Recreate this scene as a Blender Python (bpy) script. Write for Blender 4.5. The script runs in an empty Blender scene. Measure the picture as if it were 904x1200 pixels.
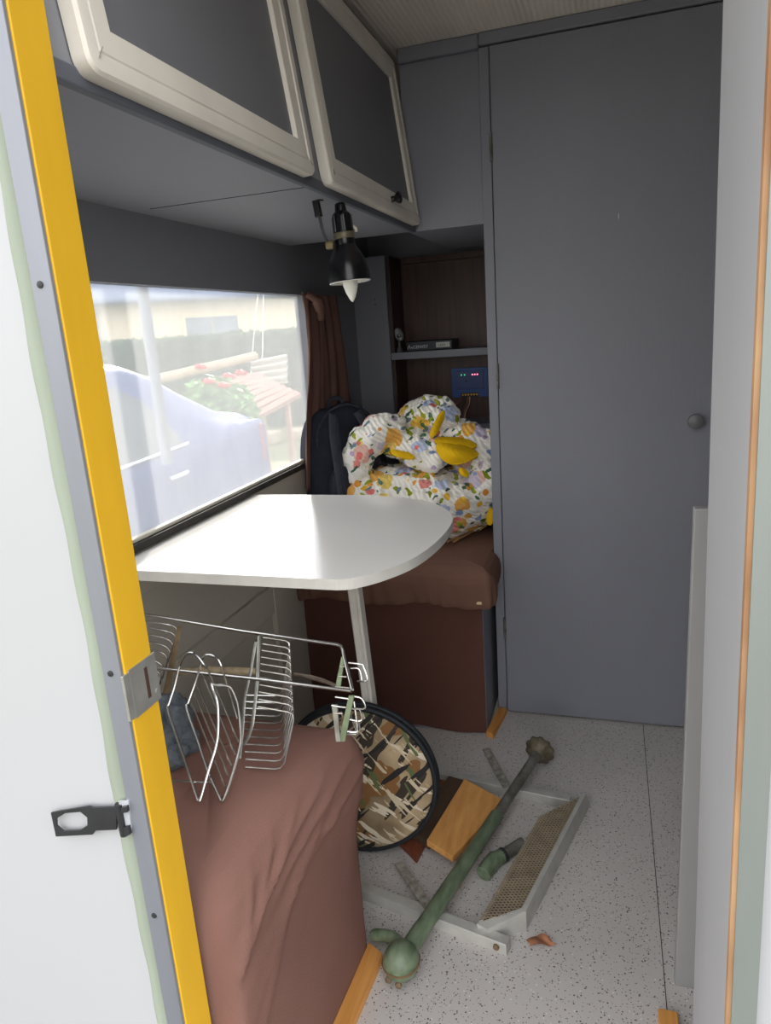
import bpy, bmesh, math, random
from mathutils import Vector, Matrix
import numpy as np

scene = bpy.context.scene
col = scene.collection
random.seed(7)
rng = np.random.default_rng(11)

# ------------------------------------------------------------------ camera
FPX, YAW, PITCH, ROLL = 828.58, 0.3133145, 0.2499007, -0.0705265
fw = Vector((-math.sin(YAW)*math.cos(PITCH), math.cos(YAW)*math.cos(PITCH), -math.sin(PITCH)))
rt = Vector((math.cos(YAW), math.sin(YAW), 0)); up = rt.cross(fw)
rt2 = rt*math.cos(ROLL)+up*math.sin(ROLL); up2 = -rt*math.sin(ROLL)+up*math.cos(ROLL)
cam = bpy.data.cameras.new('camera'); camo = bpy.data.objects.new('camera', cam); col.objects.link(camo)
cam.sensor_fit = 'VERTICAL'; cam.sensor_height = 36.0; cam.lens = FPX/1200*36.0
cam.clip_start = 0.02; cam.clip_end = 300
m3 = Matrix((rt2, up2, -fw)).transposed()
camo.matrix_world = Matrix.Translation((0, 0, 1.12)) @ m3.to_4x4()
scene.camera = camo

# ------------------------------------------------------------------ sky, sun, exposure
vs = scene.view_settings
vs.view_transform = 'Standard'; vs.look = 'None'; vs.gamma = 1.0; vs.use_curve_mapping = False
vs.exposure = 0.0
SKY, SUN = 3.05, 9.0
w = bpy.data.worlds.new('hazy_sky'); scene.world = w; w.use_nodes = True
nt = w.node_tree; nt.nodes.clear()
wo = nt.nodes.new('ShaderNodeOutputWorld'); bg = nt.nodes.new('ShaderNodeBackground')
tc = nt.nodes.new('ShaderNodeTexCoord'); sx = nt.nodes.new('ShaderNodeSeparateXYZ'); cr = nt.nodes.new('ShaderNodeValToRGB')
nt.links.new(tc.outputs['Generated'], sx.inputs[0]); nt.links.new(sx.outputs['Z'], cr.inputs[0])
cr.color_ramp.elements[0].position = 0.0; cr.color_ramp.elements[0].color = (1.0, 0.985, 0.965, 1)
cr.color_ramp.elements[1].position = 0.8; cr.color_ramp.elements[1].color = (0.90, 0.94, 1.0, 1)
nt.links.new(cr.outputs[0], bg.inputs[0]); bg.inputs[1].default_value = SKY
nt.links.new(bg.outputs[0], wo.inputs[0])
sl = bpy.data.lights.new('sun', 'SUN'); so = bpy.data.objects.new('sun', sl); col.objects.link(so)
sl.energy = SUN; sl.angle = math.radians(0.8); sl.color = (1.0, 0.95, 0.86)
EL, AZ = math.radians(24), math.radians(23)
sd = Vector((-math.sin(AZ)*math.cos(EL), math.cos(AZ)*math.cos(EL), math.sin(EL)))      # towards the sun
so.rotation_euler = sd.to_track_quat('Z', 'Y').to_euler(); so.location = (-8, 15, 9)

# ------------------------------------------------------------------ helpers
def lin(c):
    return tuple((v/255/12.92 if v/255 <= .04045 else ((v/255+.055)/1.055)**2.4) for v in c)
def mat(name, rgb, rough=.5, var=.08, scale=6, stretch=(1, 1, 1), bump=0.0, bscale=80, metal=0.0, rgb2=None, spec=.5, detail=4, coat=0, bstretch=None):
    m = bpy.data.materials.new(name); m.use_nodes = True; n = m.node_tree; b = n.nodes['Principled BSDF']
    c = lin(rgb)
    t = n.nodes.new('ShaderNodeTexCoord'); mp = n.nodes.new('ShaderNodeMapping'); mp.inputs['Scale'].default_value = stretch
    n.links.new(t.outputs['Object'], mp.inputs[0])
    nz = n.nodes.new('ShaderNodeTexNoise'); nz.inputs['Scale'].default_value = scale; nz.inputs['Detail'].default_value = detail
    n.links.new(mp.outputs[0], nz.inputs['Vector'])
    r = n.nodes.new('ShaderNodeValToRGB'); r.color_ramp.elements[0].position = .3; r.color_ramp.elements[1].position = .7
    a = lin(rgb2) if rgb2 else tuple(v*(1-var) for v in c); z = c if rgb2 else tuple(min(1, v*(1+var)) for v in c)
    r.color_ramp.elements[0].color = (*a, 1); r.color_ramp.elements[1].color = (*z, 1)
    n.links.new(nz.outputs['Fac'], r.inputs[0]); n.links.new(r.outputs[0], b.inputs['Base Color'])
    b.inputs['Roughness'].default_value = rough; b.inputs['Metallic'].default_value = metal
    b.inputs['Specular IOR Level'].default_value = spec; b.inputs['Coat Weight'].default_value = coat
    if bump:
        n2 = n.nodes.new('ShaderNodeTexNoise'); n2.inputs['Scale'].default_value = bscale; n2.inputs['Detail'].default_value = 3
        mp2 = n.nodes.new('ShaderNodeMapping'); mp2.inputs['Scale'].default_value = bstretch or stretch
        n.links.new(t.outputs['Object'], mp2.inputs[0]); n.links.new(mp2.outputs[0], n2.inputs['Vector'])
        bp = n.nodes.new('ShaderNodeBump'); bp.inputs['Strength'].default_value = bump; bp.inputs['Distance'].default_value = .004
        n.links.new(n2.outputs['Fac'], bp.inputs['Height']); n.links.new(bp.outputs[0], b.inputs['Normal'])
    return m
def N(m, kind): return m.node_tree.nodes.new(kind)
def L(m, a, b): m.node_tree.links.new(a, b)

BASE = {}
def obj(name, bm, material=None, parent=None, smooth=False, kind=None):
    me = bpy.data.meshes.new(name)
    if isinstance(bm, bmesh.types.BMesh):
        bmesh.ops.recalc_face_normals(bm, faces=bm.faces[:]); bm.to_mesh(me); bm.free()
    else:
        v, f = bm; me.from_pydata([tuple(p) for p in v], [], [tuple(q) for q in f]); me.validate()
    for mm in (material if isinstance(material, (list, tuple)) else [material]):
        if mm: me.materials.append(mm)
    if smooth:
        for p in me.polygons: p.use_smooth = True
        if smooth != 'all':
            me.set_sharp_from_angle(angle=math.radians(38))
    o = bpy.data.objects.new(name, me); col.objects.link(o)
    if parent:
        o.parent = parent
        if parent.name in BASE: o.matrix_parent_inverse = BASE[parent.name].inverted()
    if kind: o['kind'] = kind
    return o
def tag(o, label, cat, group=None, kind=None):
    o['label'] = label; o['category'] = cat
    if group: o['group'] = group
    if kind: o['kind'] = kind
    return o
def thing(name, label, cat, loc, group=None):
    o = bpy.data.objects.new(name, None); o.empty_display_size = .05; col.objects.link(o); o.location = loc
    BASE[o.name] = Matrix.Translation(loc)
    return tag(o, label, cat, group)
def struct(name, bm, m, parent=None, smooth=False):
    o = obj(name, bm, m, parent, smooth)
    if not parent: o['kind'] = 'structure'
    return o

def box_into(bm, x0, x1, y0, y1, z0, z1, bev=0, mi=0):
    r = bmesh.ops.create_cube(bm, size=1)
    vs_ = r['verts']
    for v in vs_:
        v.co = Vector(((x0+x1)/2+v.co.x*(x1-x0), (y0+y1)/2+v.co.y*(y1-y0), (z0+z1)/2+v.co.z*(z1-z0)))
    fs = {f for v in vs_ for f in v.link_faces}
    for f in fs: f.material_index = mi
    if bev:
        es = list({e for v in vs_ for e in v.link_edges})
        r = bmesh.ops.bevel(bm, geom=es, offset=bev, segments=2, affect='EDGES', profile=.5)
        for f in r['faces']: f.material_index = mi
def box(*a, bev=0):
    bm = bmesh.new(); box_into(bm, *a, bev=bev); return bm
def boxes(lst, bev=0):
    bm = bmesh.new()
    for a in lst:
        if len(a) == 7: box_into(bm, *a[:6], bev=bev, mi=a[6])
        else: box_into(bm, *a, bev=bev)
    return bm
def sweep(pts, ra, rb=None, seg=8, upv=(0, 0, 1), closed=False, cap=True, bm=None):
    """tube along pts; ra/rb radii (numbers or per-point lists) across and along the up direction"""
    bm = bm or bmesh.new(); P = [Vector(p) for p in pts]; n = len(P); rb = ra if rb is None else rb
    ga = (lambda i: ra[i]) if isinstance(ra, (list, tuple)) else (lambda i: ra)
    gb = (lambda i: rb[i]) if isinstance(rb, (list, tuple)) else (lambda i: rb)
    rings = []; prev = None
    for i in range(n):
        if closed: t = P[(i+1) % n]-P[i-1]
        else: t = P[min(i+1, n-1)]-P[max(i-1, 0)]
        t.normalize()
        u = Vector(upv) if prev is None else prev
        s = t.cross(u)
        if s.length < 1e-4: s = t.cross(Vector((1, .2, .1)))
        s.normalize(); u = s.cross(t).normalized(); prev = u
        rings.append([bm.verts.new(P[i]+s*(ga(i)*math.cos(a))+u*(gb(i)*math.sin(a))) for a in [2*math.pi*k/seg for k in range(seg)]])
    m = n if closed else n-1
    for i in range(m):
        A, B = rings[i], rings[(i+1) % n]
        for k in range(seg): bm.faces.new((A[k], A[(k+1) % seg], B[(k+1) % seg], B[k]))
    if cap and not closed:
        bm.faces.new(rings[0][::-1]); bm.faces.new(rings[-1])
    return bm
def smoothpath(pts, k=6):
    P = [Vector(p) for p in pts]; out = []
    for i in range(len(P)-1):
        p0 = P[max(i-1, 0)]; p1 = P[i]; p2 = P[i+1]; p3 = P[min(i+2, len(P)-1)]
        for j in range(k):
            t = j/k
            out.append(.5*((2*p1)+(p2-p0)*t+(2*p0-5*p1+4*p2-p3)*t*t+(3*p1-p0-3*p2+p3)*t**3))
    out.append(P[-1]); return out
def lathe(prof, seg=24, M=None, bm=None, cap=True):
    bm = bm or bmesh.new(); M = M or Matrix(); rings = []
    for r, z in prof:
        rings.append([bm.verts.new(M @ Vector((max(r, 1e-5)*math.cos(2*math.pi*k/seg), max(r, 1e-5)*math.sin(2*math.pi*k/seg), z))) for k in range(seg)])
    for A, B in zip(rings, rings[1:]):
        for k in range(seg): bm.faces.new((A[k], A[(k+1) % seg], B[(k+1) % seg], B[k]))
    if cap:
        bm.faces.new(rings[0][::-1]); bm.faces.new(rings[-1])
    return bm
def prism(poly, d, bm=None):
    """polygon of 3-D points extruded by vector d"""
    bm = bm or bmesh.new(); d = Vector(d)
    a = [bm.verts.new(Vector(p)) for p in poly]; b = [bm.verts.new(Vector(p)+d) for p in poly]; n = len(a)
    bm.faces.new(a[::-1]); bm.faces.new(b)
    for i in range(n): bm.faces.new((a[i], a[(i+1) % n], b[(i+1) % n], b[i]))
    return bm
def bevel_all(bm, off, seg=2):
    bmesh.ops.bevel(bm, geom=bm.edges[:], offset=off, segments=seg, affect='EDGES', profile=.5); return bm
def grid(fn, nu, nv):
    v = [fn(i/(nu-1), j/(nv-1)) for j in range(nv) for i in range(nu)]
    f = [(j*nu+i, j*nu+i+1, (j+1)*nu+i+1, (j+1)*nu+i) for j in range(nv-1) for i in range(nu-1)]
    return v, f
def axis_matrix(loc, zdir, xhint=(1, 0, 0)):
    z = Vector(zdir).normalized(); x = Vector(xhint); x = (x-z*x.dot(z))
    if x.length < 1e-4: x = Vector((0, 1, 0)); x = x-z*x.dot(z)
    x.normalize(); y = z.cross(x)
    return Matrix.Translation(loc) @ Matrix((x, y, z)).transposed().to_4x4()
def beam(p, q, wd, ht, upv=(0, 0, 1), bev=.001):
    """rectangular bar from p to q"""
    P, Q = Vector(p), Vector(q); t = (Q-P).normalized(); s = t.cross(Vector(upv)).normalized(); u = s.cross(t)
    bm = bmesh.new()
    prism([P+s*a*wd/2+u*b*ht/2 for a, b in ((-1, -1), (1, -1), (1, 1), (-1, 1))], Q-P, bm)
    if bev: bevel_all(bm, bev, 1)
    return bm
def finish(o, mods):
    """evaluate modifiers into plain mesh data"""
    dg = bpy.context.evaluated_depsgraph_get(); dg.update()
    me = bpy.data.meshes.new_from_object(o.evaluated_get(dg))
    o.modifiers.clear(); old = o.data; o.data = me; bpy.data.meshes.remove(old)
    for p in me.polygons: p.use_smooth = True
    return o
def text_mesh(name, body, size, M, material, parent, depth=.0004):
    cu = bpy.data.curves.new(name, 'FONT'); cu.body = body; cu.size = size; cu.extrude = depth
    t = bpy.data.objects.new(name+'_tmp', cu); col.objects.link(t)
    dg = bpy.context.evaluated_depsgraph_get(); dg.update()
    me = bpy.data.meshes.new_from_object(t.evaluated_get(dg)); bpy.data.objects.remove(t)
    me.transform(M); me.materials.append(material)
    o = bpy.data.objects.new(name, me); col.objects.link(o); o.parent = parent
    if parent.name in BASE: o.matrix_parent_inverse = BASE[parent.name].inverted()
    return o
def leaf_cloud(n, fn, size, tilt=1.0):
    """n small leaf quads, fn() gives a position"""
    v, f = [], []
    for i in range(n):
        p = fn(); a = Vector(rng.normal(size=3)).normalized(); b = a.cross(Vector(rng.normal(size=3))).normalized()
        s = size*(.6+.8*rng.random()); k = len(v)
        v += [p-a*s, p+b*s*.45, p+a*s, p-b*s*.45]; f.append((k, k+1, k+2, k+3))
    return v, f

# ------------------------------------------------------------------ materials
GREY = mat('grey_paint', (130, 131, 140), .55, .06, 3, (1, 1, .25), bump=.12, bscale=40, bstretch=(8, 8, .6))
GREYH = mat('grey_paint_brushed_along', (134, 135, 141), .55, .07, 3, (1, .25, 1), bump=.12, bscale=40, bstretch=(8, .6, 8))
CREAM = mat('cream_wall_board', (196, 190, 176), .6, .06, 4, bump=.05)
WHITEFR = mat('white_door_frame_paint', (230, 223, 211), .5, .05, 10, bump=.08, bscale=50)
WHITEW = mat('white_outer_skin', (180, 180, 182), .4, .015, 2)
ALU = mat('aluminium', (138, 140, 148), .5, .08, 20, (1, 1, .1), metal=.4)
SEAL = mat('greenish_sealant', (150, 158, 142), .7, .10, 12, (1, 1, .3))
YELLOW = mat('yellow_painted_jamb', (236, 184, 36), .6, .10, 14, (1, 1, .2), bump=.1, bscale=60, rgb2=(218, 168, 28))
ZINC = mat('zinc_plate', (176, 174, 168), .4, .12, 40, metal=.6)
BLACKM = mat('black_painted_steel', (42, 42, 44), .45, .2, 30)
BLACKP = mat('black_gloss_plastic', (16, 17, 20), .25, .2, 30)
BULB = mat('opal_glass', (238, 235, 225), .25, .02)
CHROME = mat('chrome_wire', (205, 203, 200), .2, .12, 60, metal=1.0)
DULL = mat('dull_steel_strip', (150, 150, 142), .38, .25, 45, metal=.8)
GREENISH = mat('tarnished_green_strip', (128, 140, 112), .45, .25, 60, metal=.5)
RUST = mat('rusty_strip', (112, 92, 66), .7, .3, 60)
BROWN = mat('brown_cotton', (130, 96, 86), .95, .07, 5, bump=.25, bscale=400, spec=.1)
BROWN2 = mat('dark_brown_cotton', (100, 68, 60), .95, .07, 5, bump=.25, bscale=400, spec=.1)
WOOD = mat('pine_batten', (220, 158, 84), .6, .15, 5, (14, 1, 14), rgb2=(196, 130, 58))
PINE = mat('pine_board', (232, 172, 100), .6, .15, 5, (14, 2, 14), rgb2=(208, 142, 72))
DARKW = mat('dark_stained_board', (84, 66, 50), .6, .2, 8, (10, 1, 10))
REDW = mat('red_brown_board', (128, 66, 42), .6, .2, 8, (20, 1, 20))
VENEER = mat('brown_veneer', (78, 46, 35), .45, .2, 4, (18, 18, .8), rgb2=(56, 31, 25))
GREENP = mat('chipped_green_enamel', (122, 136, 110), .4, .2, 22, (3, 1, 3), rgb2=(84, 98, 74), bump=.2, bscale=50)
STEEL = mat('weathered_steel_tube', (128, 126, 118), .5, .3, 40, metal=.3, rgb2=(86, 82, 72))
TABLEW = mat('white_gloss_table', (247, 243, 238), .16, .02, 5, coat=.4, bump=.02, bscale=30)
TABLEE = mat('worn_white_edge', (214, 210, 202), .5, .06, 30)
NAVY = mat('dark_navy_fabric', (52, 55, 66), .85, .15, 30, bump=.3, bscale=300, spec=.2)
NAVY2 = mat('dark_webbing', (66, 68, 78), .8, .15, 60, spec=.2)
CURT = mat('brown_curtain', (112, 84, 76), .95, .08, 12, bump=.2, bscale=400, spec=.05)
RUBBER = mat('dark_window_rubber', (52, 48, 46), .7, .2, 40)
TOWEL = mat('grey_terry', (96, 101, 106), 1.0, .2, 120, bump=.6, bscale=260, spec=.05)
STRAW = mat('dry_stalk', (170, 126, 84), .8, .25, 40)
CORDW = mat('white_cord', (224, 222, 214), .6, .04)

# --- speckled vinyl
FLOOR = mat('speckled_grey_vinyl', (196, 190, 185), .55, .05, 5)
def speckle(m, specs):
    b = m.node_tree.nodes['Principled BSDF']; cur = b.inputs['Base Color'].links[0].from_socket
    t = N(m, 'ShaderNodeTexCoord')
    for sc, thr, c in specs:
        v = N(m, 'ShaderNodeTexVoronoi'); v.inputs['Scale'].default_value = sc; v.inputs['Randomness'].default_value = 1
        L(m, t.outputs['Object'], v.inputs['Vector'])
        lt = N(m, 'ShaderNodeMath'); lt.operation = 'LESS_THAN'; lt.inputs[1].default_value = thr; L(m, v.outputs['Distance'], lt.inputs[0])
        mx = N(m, 'ShaderNodeMixRGB'); mx.inputs[2].default_value = (*lin(c), 1); L(m, lt.outputs[0], mx.inputs[0]); L(m, cur, mx.inputs[1]); cur = mx.outputs[0]
    L(m, cur, b.inputs['Base Color'])
speckle(FLOOR, [(170, .20, (126, 122, 122)), (110, .17, (86, 82, 82)), (75, .11, (222, 220, 216)), (60, .08, (120, 92, 78))])
# --- ribbed ceiling board
CEIL = mat('ribbed_beige_ceiling', (246, 237, 224), .7, .08, 5, (3, .4, 1), bump=.0)
_b = CEIL.node_tree.nodes['Principled BSDF']; _t = N(CEIL, 'ShaderNodeTexCoord'); _w = N(CEIL, 'ShaderNodeTexWave')
_w.bands_direction = 'X'; _w.inputs['Scale'].default_value = 26; _w.inputs['Distortion'].default_value = .8; _w.inputs['Detail'].default_value = 2
_bp = N(CEIL, 'ShaderNodeBump'); _bp.inputs['Strength'].default_value = .35; _bp.inputs['Distance'].default_value = .003
L(CEIL, _t.outputs['Object'], _w.inputs['Vector']); L(CEIL, _w.outputs['Fac'], _bp.inputs['Height']); L(CEIL, _bp.outputs[0], _b.inputs['Normal'])
_cur = _b.inputs['Base Color'].links[0].from_socket
_mx = N(CEIL, 'ShaderNodeMixRGB'); _mx.blend_type = 'MULTIPLY'; _mx.inputs[0].default_value = .06
L(CEIL, _cur, _mx.inputs[1]); L(CEIL, _w.outputs['Color'], _mx.inputs[2]); L(CEIL, _mx.outputs[0], _b.inputs['Base Color'])
# --- scuffed, hazy acrylic pane
PANE = bpy.data.materials.new('hazy_acrylic'); PANE.use_nodes = True; _n = PANE.node_tree; _n.nodes.clear()
_o = N(PANE, 'ShaderNodeOutputMaterial'); _tr = N(PANE, 'ShaderNodeBsdfTransparent'); _df = N(PANE, 'ShaderNodeBsdfDiffuse'); _tl = N(PANE, 'ShaderNodeBsdfTranslucent')
_tr.inputs[0].default_value = (.97, .98, .98, 1); _df.inputs[0].default_value = (.85, .86, .86, 1); _tl.inputs[0].default_value = (.9, .9, .9, 1)
_m1 = N(PANE, 'ShaderNodeMixShader'); _m1.inputs[0].default_value = .55; L(PANE, _df.outputs[0], _m1.inputs[1]); L(PANE, _tl.outputs[0], _m1.inputs[2])
_m2 = N(PANE, 'ShaderNodeMixShader'); L(PANE, _tr.outputs[0], _m2.inputs[1]); L(PANE, _m1.outputs[0], _m2.inputs[2])
_tc = N(PANE, 'ShaderNodeTexCoord'); _mp = N(PANE, 'ShaderNodeMapping'); _mp.inputs['Scale'].default_value = (1, 3, 1.2); _nz = N(PANE, 'ShaderNodeTexNoise'); _nz.inputs['Scale'].default_value = 5; _nz.inputs['Detail'].default_value = 6
_mr = N(PANE, 'ShaderNodeMapRange'); _mr.inputs['To Min'].default_value = .26; _mr.inputs['To Max'].default_value = .33
L(PANE, _tc.outputs['Object'], _mp.inputs[0]); L(PANE, _mp.outputs[0], _nz.inputs['Vector']); L(PANE, _nz.outputs['Fac'], _mr.inputs['Value']); L(PANE, _mr.outputs[0], _m2.inputs[0])
L(PANE, _m2.outputs[0], _o.inputs[0])
# --- floral quilt print
FLORAL = mat('floral_quilt_print', (250, 245, 236), .9, .03, 10, spec=.1)
def floral(m):
    b = m.node_tree.nodes['Principled BSDF']; cur = b.inputs['Base Color'].links[0].from_socket
    t = N(m, 'ShaderNodeTexCoord')
    nz = N(m, 'ShaderNodeTexNoise'); nz.inputs['Scale'].default_value = 45; L(m, t.outputs['Object'], nz.inputs['Vector'])
    ds = N(m, 'ShaderNodeVectorMath'); ds.operation = 'MULTIPLY_ADD'; ds.inputs[1].default_value = (.02, .02, .02); L(m, nz.outputs['Color'], ds.inputs[0]); L(m, t.outputs['Object'], ds.inputs[2])
    def layer(cur, sc, thr, stops, rot=(0, 0, 0), stretch=(1, 1, 1), off=0):
        mp = N(m, 'ShaderNodeMapping'); mp.inputs['Rotation'].default_value = rot; mp.inputs['Scale'].default_value = stretch; mp.inputs['Location'].default_value = (off, off*.7, off*.3)
        ro = N(m, 'ShaderNodeMapping'); ro.inputs['Rotation'].default_value = rot; mp.inputs['Rotation'].default_value = (0, 0, 0)
        L(m, ds.outputs[0], ro.inputs[0]); L(m, ro.outputs[0], mp.inputs[0])
        v = N(m, 'ShaderNodeTexVoronoi'); v.inputs['Scale'].default_value = sc; L(m, mp.outputs[0], v.inputs['Vector'])
        lt = N(m, 'ShaderNodeMath'); lt.operation = 'LESS_THAN'; lt.inputs[1].default_value = thr; L(m, v.outputs['Distance'], lt.inputs[0])
        sp = N(m, 'ShaderNodeSeparateColor'); L(m, v.outputs['Color'], sp.inputs[0])
        r = N(m, 'ShaderNodeValToRGB'); r.color_ramp.interpolation = 'CONSTANT'
        e = r.color_ramp.elements
        while len(e) < len(stops): e.new(.5)
        for i, c in enumerate(stops): e[i].position = i/len(stops); e[i].color = (*lin(c), 1)
        L(m, sp.outputs[0], r.inputs[0])
        mx = N(m, 'ShaderNodeMixRGB'); L(m, lt.outputs[0], mx.inputs[0]); L(m, cur, mx.inputs[1]); L(m, r.outputs[0], mx.inputs[2]); return mx.outputs[0]
    cur = layer(cur, 15, .42, [(240, 196, 180), (246, 206, 96), (240, 182, 96), (190, 200, 226), (216, 204, 222), (236, 150, 140), (244, 214, 120)])
    cur = layer(cur, 25, .28, [(232, 130, 120), (150, 172, 214), (240, 190, 70), (200, 180, 206), (236, 160, 70)], off=3)
    cur = layer(cur, 15, .27, [(142, 152, 40), (86, 122, 92), (166, 172, 62), (104, 134, 120)], rot=(.3, .7, .2), stretch=(2.9, 1.4, 1), off=7)
    cur = layer(cur, 17, .25, [(150, 160, 46), (74, 108, 84), (120, 140, 150)], rot=(-.3, -.8, .3), stretch=(2.9, 1.4, 1), off=13)
    L(m, cur, b.inputs['Base Color'])
def quilting(m, sc=26, st=.7):
    b = m.node_tree.nodes['Principled BSDF']; t = N(m, 'ShaderNodeTexCoord'); mp = N(m, 'ShaderNodeMapping'); mp.inputs['Rotation'].default_value = (.2, .75, .3)
    wv = N(m, 'ShaderNodeTexWave'); wv.inputs['Scale'].default_value = sc; wv.inputs['Distortion'].default_value = 1.2; wv.inputs['Detail'].default_value = 1; wv.inputs['Detail Scale'].default_value = .4
    bp = N(m, 'ShaderNodeBump'); bp.inputs['Strength'].default_value = st; bp.inputs['Distance'].default_value = .006
    L(m, t.outputs['Object'], mp.inputs[0]); L(m, mp.outputs[0], wv.inputs['Vector']); L(m, wv.outputs['Fac'], bp.inputs['Height']); L(m, bp.outputs[0], b.inputs['Normal'])
floral(FLORAL); quilting(FLORAL, 30, .4)
LINING = mat('yellow_quilt_lining', (226, 180, 28), .9, .06, 20, spec=.1); quilting(LINING, 34, .12)
# --- camouflage print of reeds and leaves
CAMO = mat('reed_camouflage', (196, 172, 136), .8, .2, 9, rgb2=(104, 84, 60))
def camo_layers(m):
    b = m.node_tree.nodes['Principled BSDF']; cur = b.inputs['Base Color'].links[0].from_socket; t = N(m, 'ShaderNodeTexCoord')
    for rot, sc, thr, c, st in [(.3, 8, .64, (132, 92, 50), (1, 1, 1.4)), (.95, 9, .63, (58, 48, 38), (1, 1, 4)), (-.6, 8, .66, (220, 206, 182), (1, 1, 6)), (-1.1, 9, .68, (92, 104, 64), (1, 1, 6)), (.7, 10, .66, (36, 32, 32), (1, 1, 7)), (-.9, 14, .68, (206, 190, 160), (1, 1, 8))]:
        mp = N(m, 'ShaderNodeMapping'); mp.inputs['Scale'].default_value = st; mp.inputs['Location'].default_value = (sc, rot, 0)
        ro = N(m, 'ShaderNodeMapping'); ro.inputs['Rotation'].default_value = (0, rot, 0); L(m, t.outputs['Object'], ro.inputs[0])
        nz = N(m, 'ShaderNodeTexNoise'); nz.inputs['Scale'].default_value = sc; nz.inputs['Detail'].default_value = 2
        gt = N(m, 'ShaderNodeMath'); gt.operation = 'GREATER_THAN'; gt.inputs[1].default_value = thr-.06
        mx = N(m, 'ShaderNodeMixRGB'); mx.inputs[2].default_value = (*lin(c), 1)
        L(m, ro.outputs[0], mp.inputs[0]); L(m, mp.outputs[0], nz.inputs['Vector']); L(m, nz.outputs['Fac'], gt.inputs[0]); L(m, gt.outputs[0], mx.inputs[0]); L(m, cur, mx.inputs[1]); cur = mx.outputs[0]
    L(m, cur, b.inputs['Base Color'])
camo_layers(CAMO)
def emit(name, rgb, s):
    m = bpy.data.materials.new(name); m.use_nodes = True; b = m.node_tree.nodes['Principled BSDF']
    b.inputs['Base Color'].default_value = (*lin(rgb), 1); b.inputs['Emission Color'].default_value = (*lin(rgb), 1); b.inputs['Emission Strength'].default_value = s; return m

# =================================================================== the setting
# window wall x=-0.84, floor z=0, end wall (doorway) y=0.557..0.60, wardrobe wall y=1.905, niche wall y=2.41
fl = struct('floor', box(-.87, .72, .557, 2.62, -.04, 0), FLOOR)
struct('floor_seam', box(.1023, .1037, .90, 1.89, 0, .0005), mat('seam_gap', (40, 38, 38), .8), fl)
struct('ceiling', box(-.87, .72, .557, 2.62, 1.785, 1.82), CEIL)
wl = struct('wall_left', boxes([(-.87, -.84, .557, 2.62, 0, .758, 0), (-.87, -.84, .557, 2.62, 1.236, 1.785, 1),
                           (-.87, -.84, .557, .66, .758, 1.236, 1), (-.87, -.84, 1.97, 2.62, .758, 1.236, 1)]), [CREAM, GREYH])
for b_ in [(-.84, -.828, .60, 1.60, .425, .50), (-.84, -.826, 1.56, 1.625, .02, .53), (-.84, -.83, .60, 1.28, .672, .70)]:
    struct('wall_batten', box(*b_, bev=.002), CREAM, wl)
win = struct('window_1', boxes([(-.862, -.858, .66, 1.97, .758, 1.236)]), PANE)
struct('window_seal', boxes([(-.866, -.834, .655, 1.975, .752, .768)], bev=.002), RUBBER, win)
struct('window_bead', box(-.857, -.842, .66, 1.97, .768, .776, bev=.002), mat('pale_window_bead', (206, 200, 188), .6), win)
# wardrobe partition with tall door
wb = struct('wall_back', boxes([(-.30, .72, 1.905, 1.93, 0, 1.785)]), GREY)
struct('wall_alcove', box(-.30, -.28, 1.93, 2.62, 0, 1.785), GREY)
struct('door_post', box(-.302, -.277, 1.893, 1.905, 0, 1.755, bev=.002), GREY, wb)
struct('head_rail', boxes([(-.30, .72, 1.885, 1.905, 1.757, 1.785), (-.50, -.30, 1.887, 1.905, 1.752, 1.785)], bev=.004), GREY, wb)
struct('locker_end_panel', box(-.50, -.30, 1.905, 2.41, 1.365, 1.785), GREY, wb)
dr = struct('door_1', box(-.2745, .36, 1.889, 1.903, .006, 1.754, bev=.002), GREY)
for z_ in (.27, .985, 1.535):
    struct('hinge', lathe([(.004, -.032), (.004, -.011), (.0032, -.010), (.004, -.009), (.004, .011), (.0032, .012), (.004, .013), (.004, .032)], 10, Matrix.Translation((-.2765, 1.888, z_))), STEEL, dr, True)
KN = mat('grey_knob', (112, 112, 114), .4, .05)
struct('door_knob', lathe([(.006, 0), (.007, .012), (.016, .016), (.0185, .023), (.017, .030), (.010, .034), (.001, .0352)], 24, axis_matrix((.205, 1.8885, .856), (0, -1, 0))), KN, dr, True)
struct('scratch', box(.02, .0215, 1.8885, 1.8892, 1.34, 1.352), mat('pale_chip', (200, 200, 196)), dr)
# niche behind the rear bench
wn = struct('wall_niche', boxes([(-.84, -.722, 2.41, 2.44, 0, 1.365), (-.722, -.30, 2.41, 2.44, 0, .79), (-.84, -.30, 2.60, 2.62, .0, 1.785)]), GREY)
struct('veneer_back', box(-.722, -.30, 2.585, 2.60, .79, 1.365), VENEER, wn)
struct('veneer_side', boxes([(-.724, -.715, 2.44, 2.585, .79, 1.365), (-.305, -.298, 2.44, 2.585, .79, 1.365)]), VENEER, wn)
struct('niche_shelf', box(-.722, -.30, 2.418, 2.585, 1.020, 1.045, bev=.002), GREY, wn)
struct('niche_floor', box(-.722, -.30, 2.43, 2.585, .775, .79), GREY, wn)
struct('niche_top_batten', box(-.70, -.31, 2.55, 2.585, 1.345, 1.365), VENEER, wn)
for z_ in (1.21, 1.228):
    struct('screw_hole', lathe([(.0022, 0), (.0022, .001)], 8, axis_matrix((-.765, 2.41, z_), (0, -1, 0))), BLACKM, wn)
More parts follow.
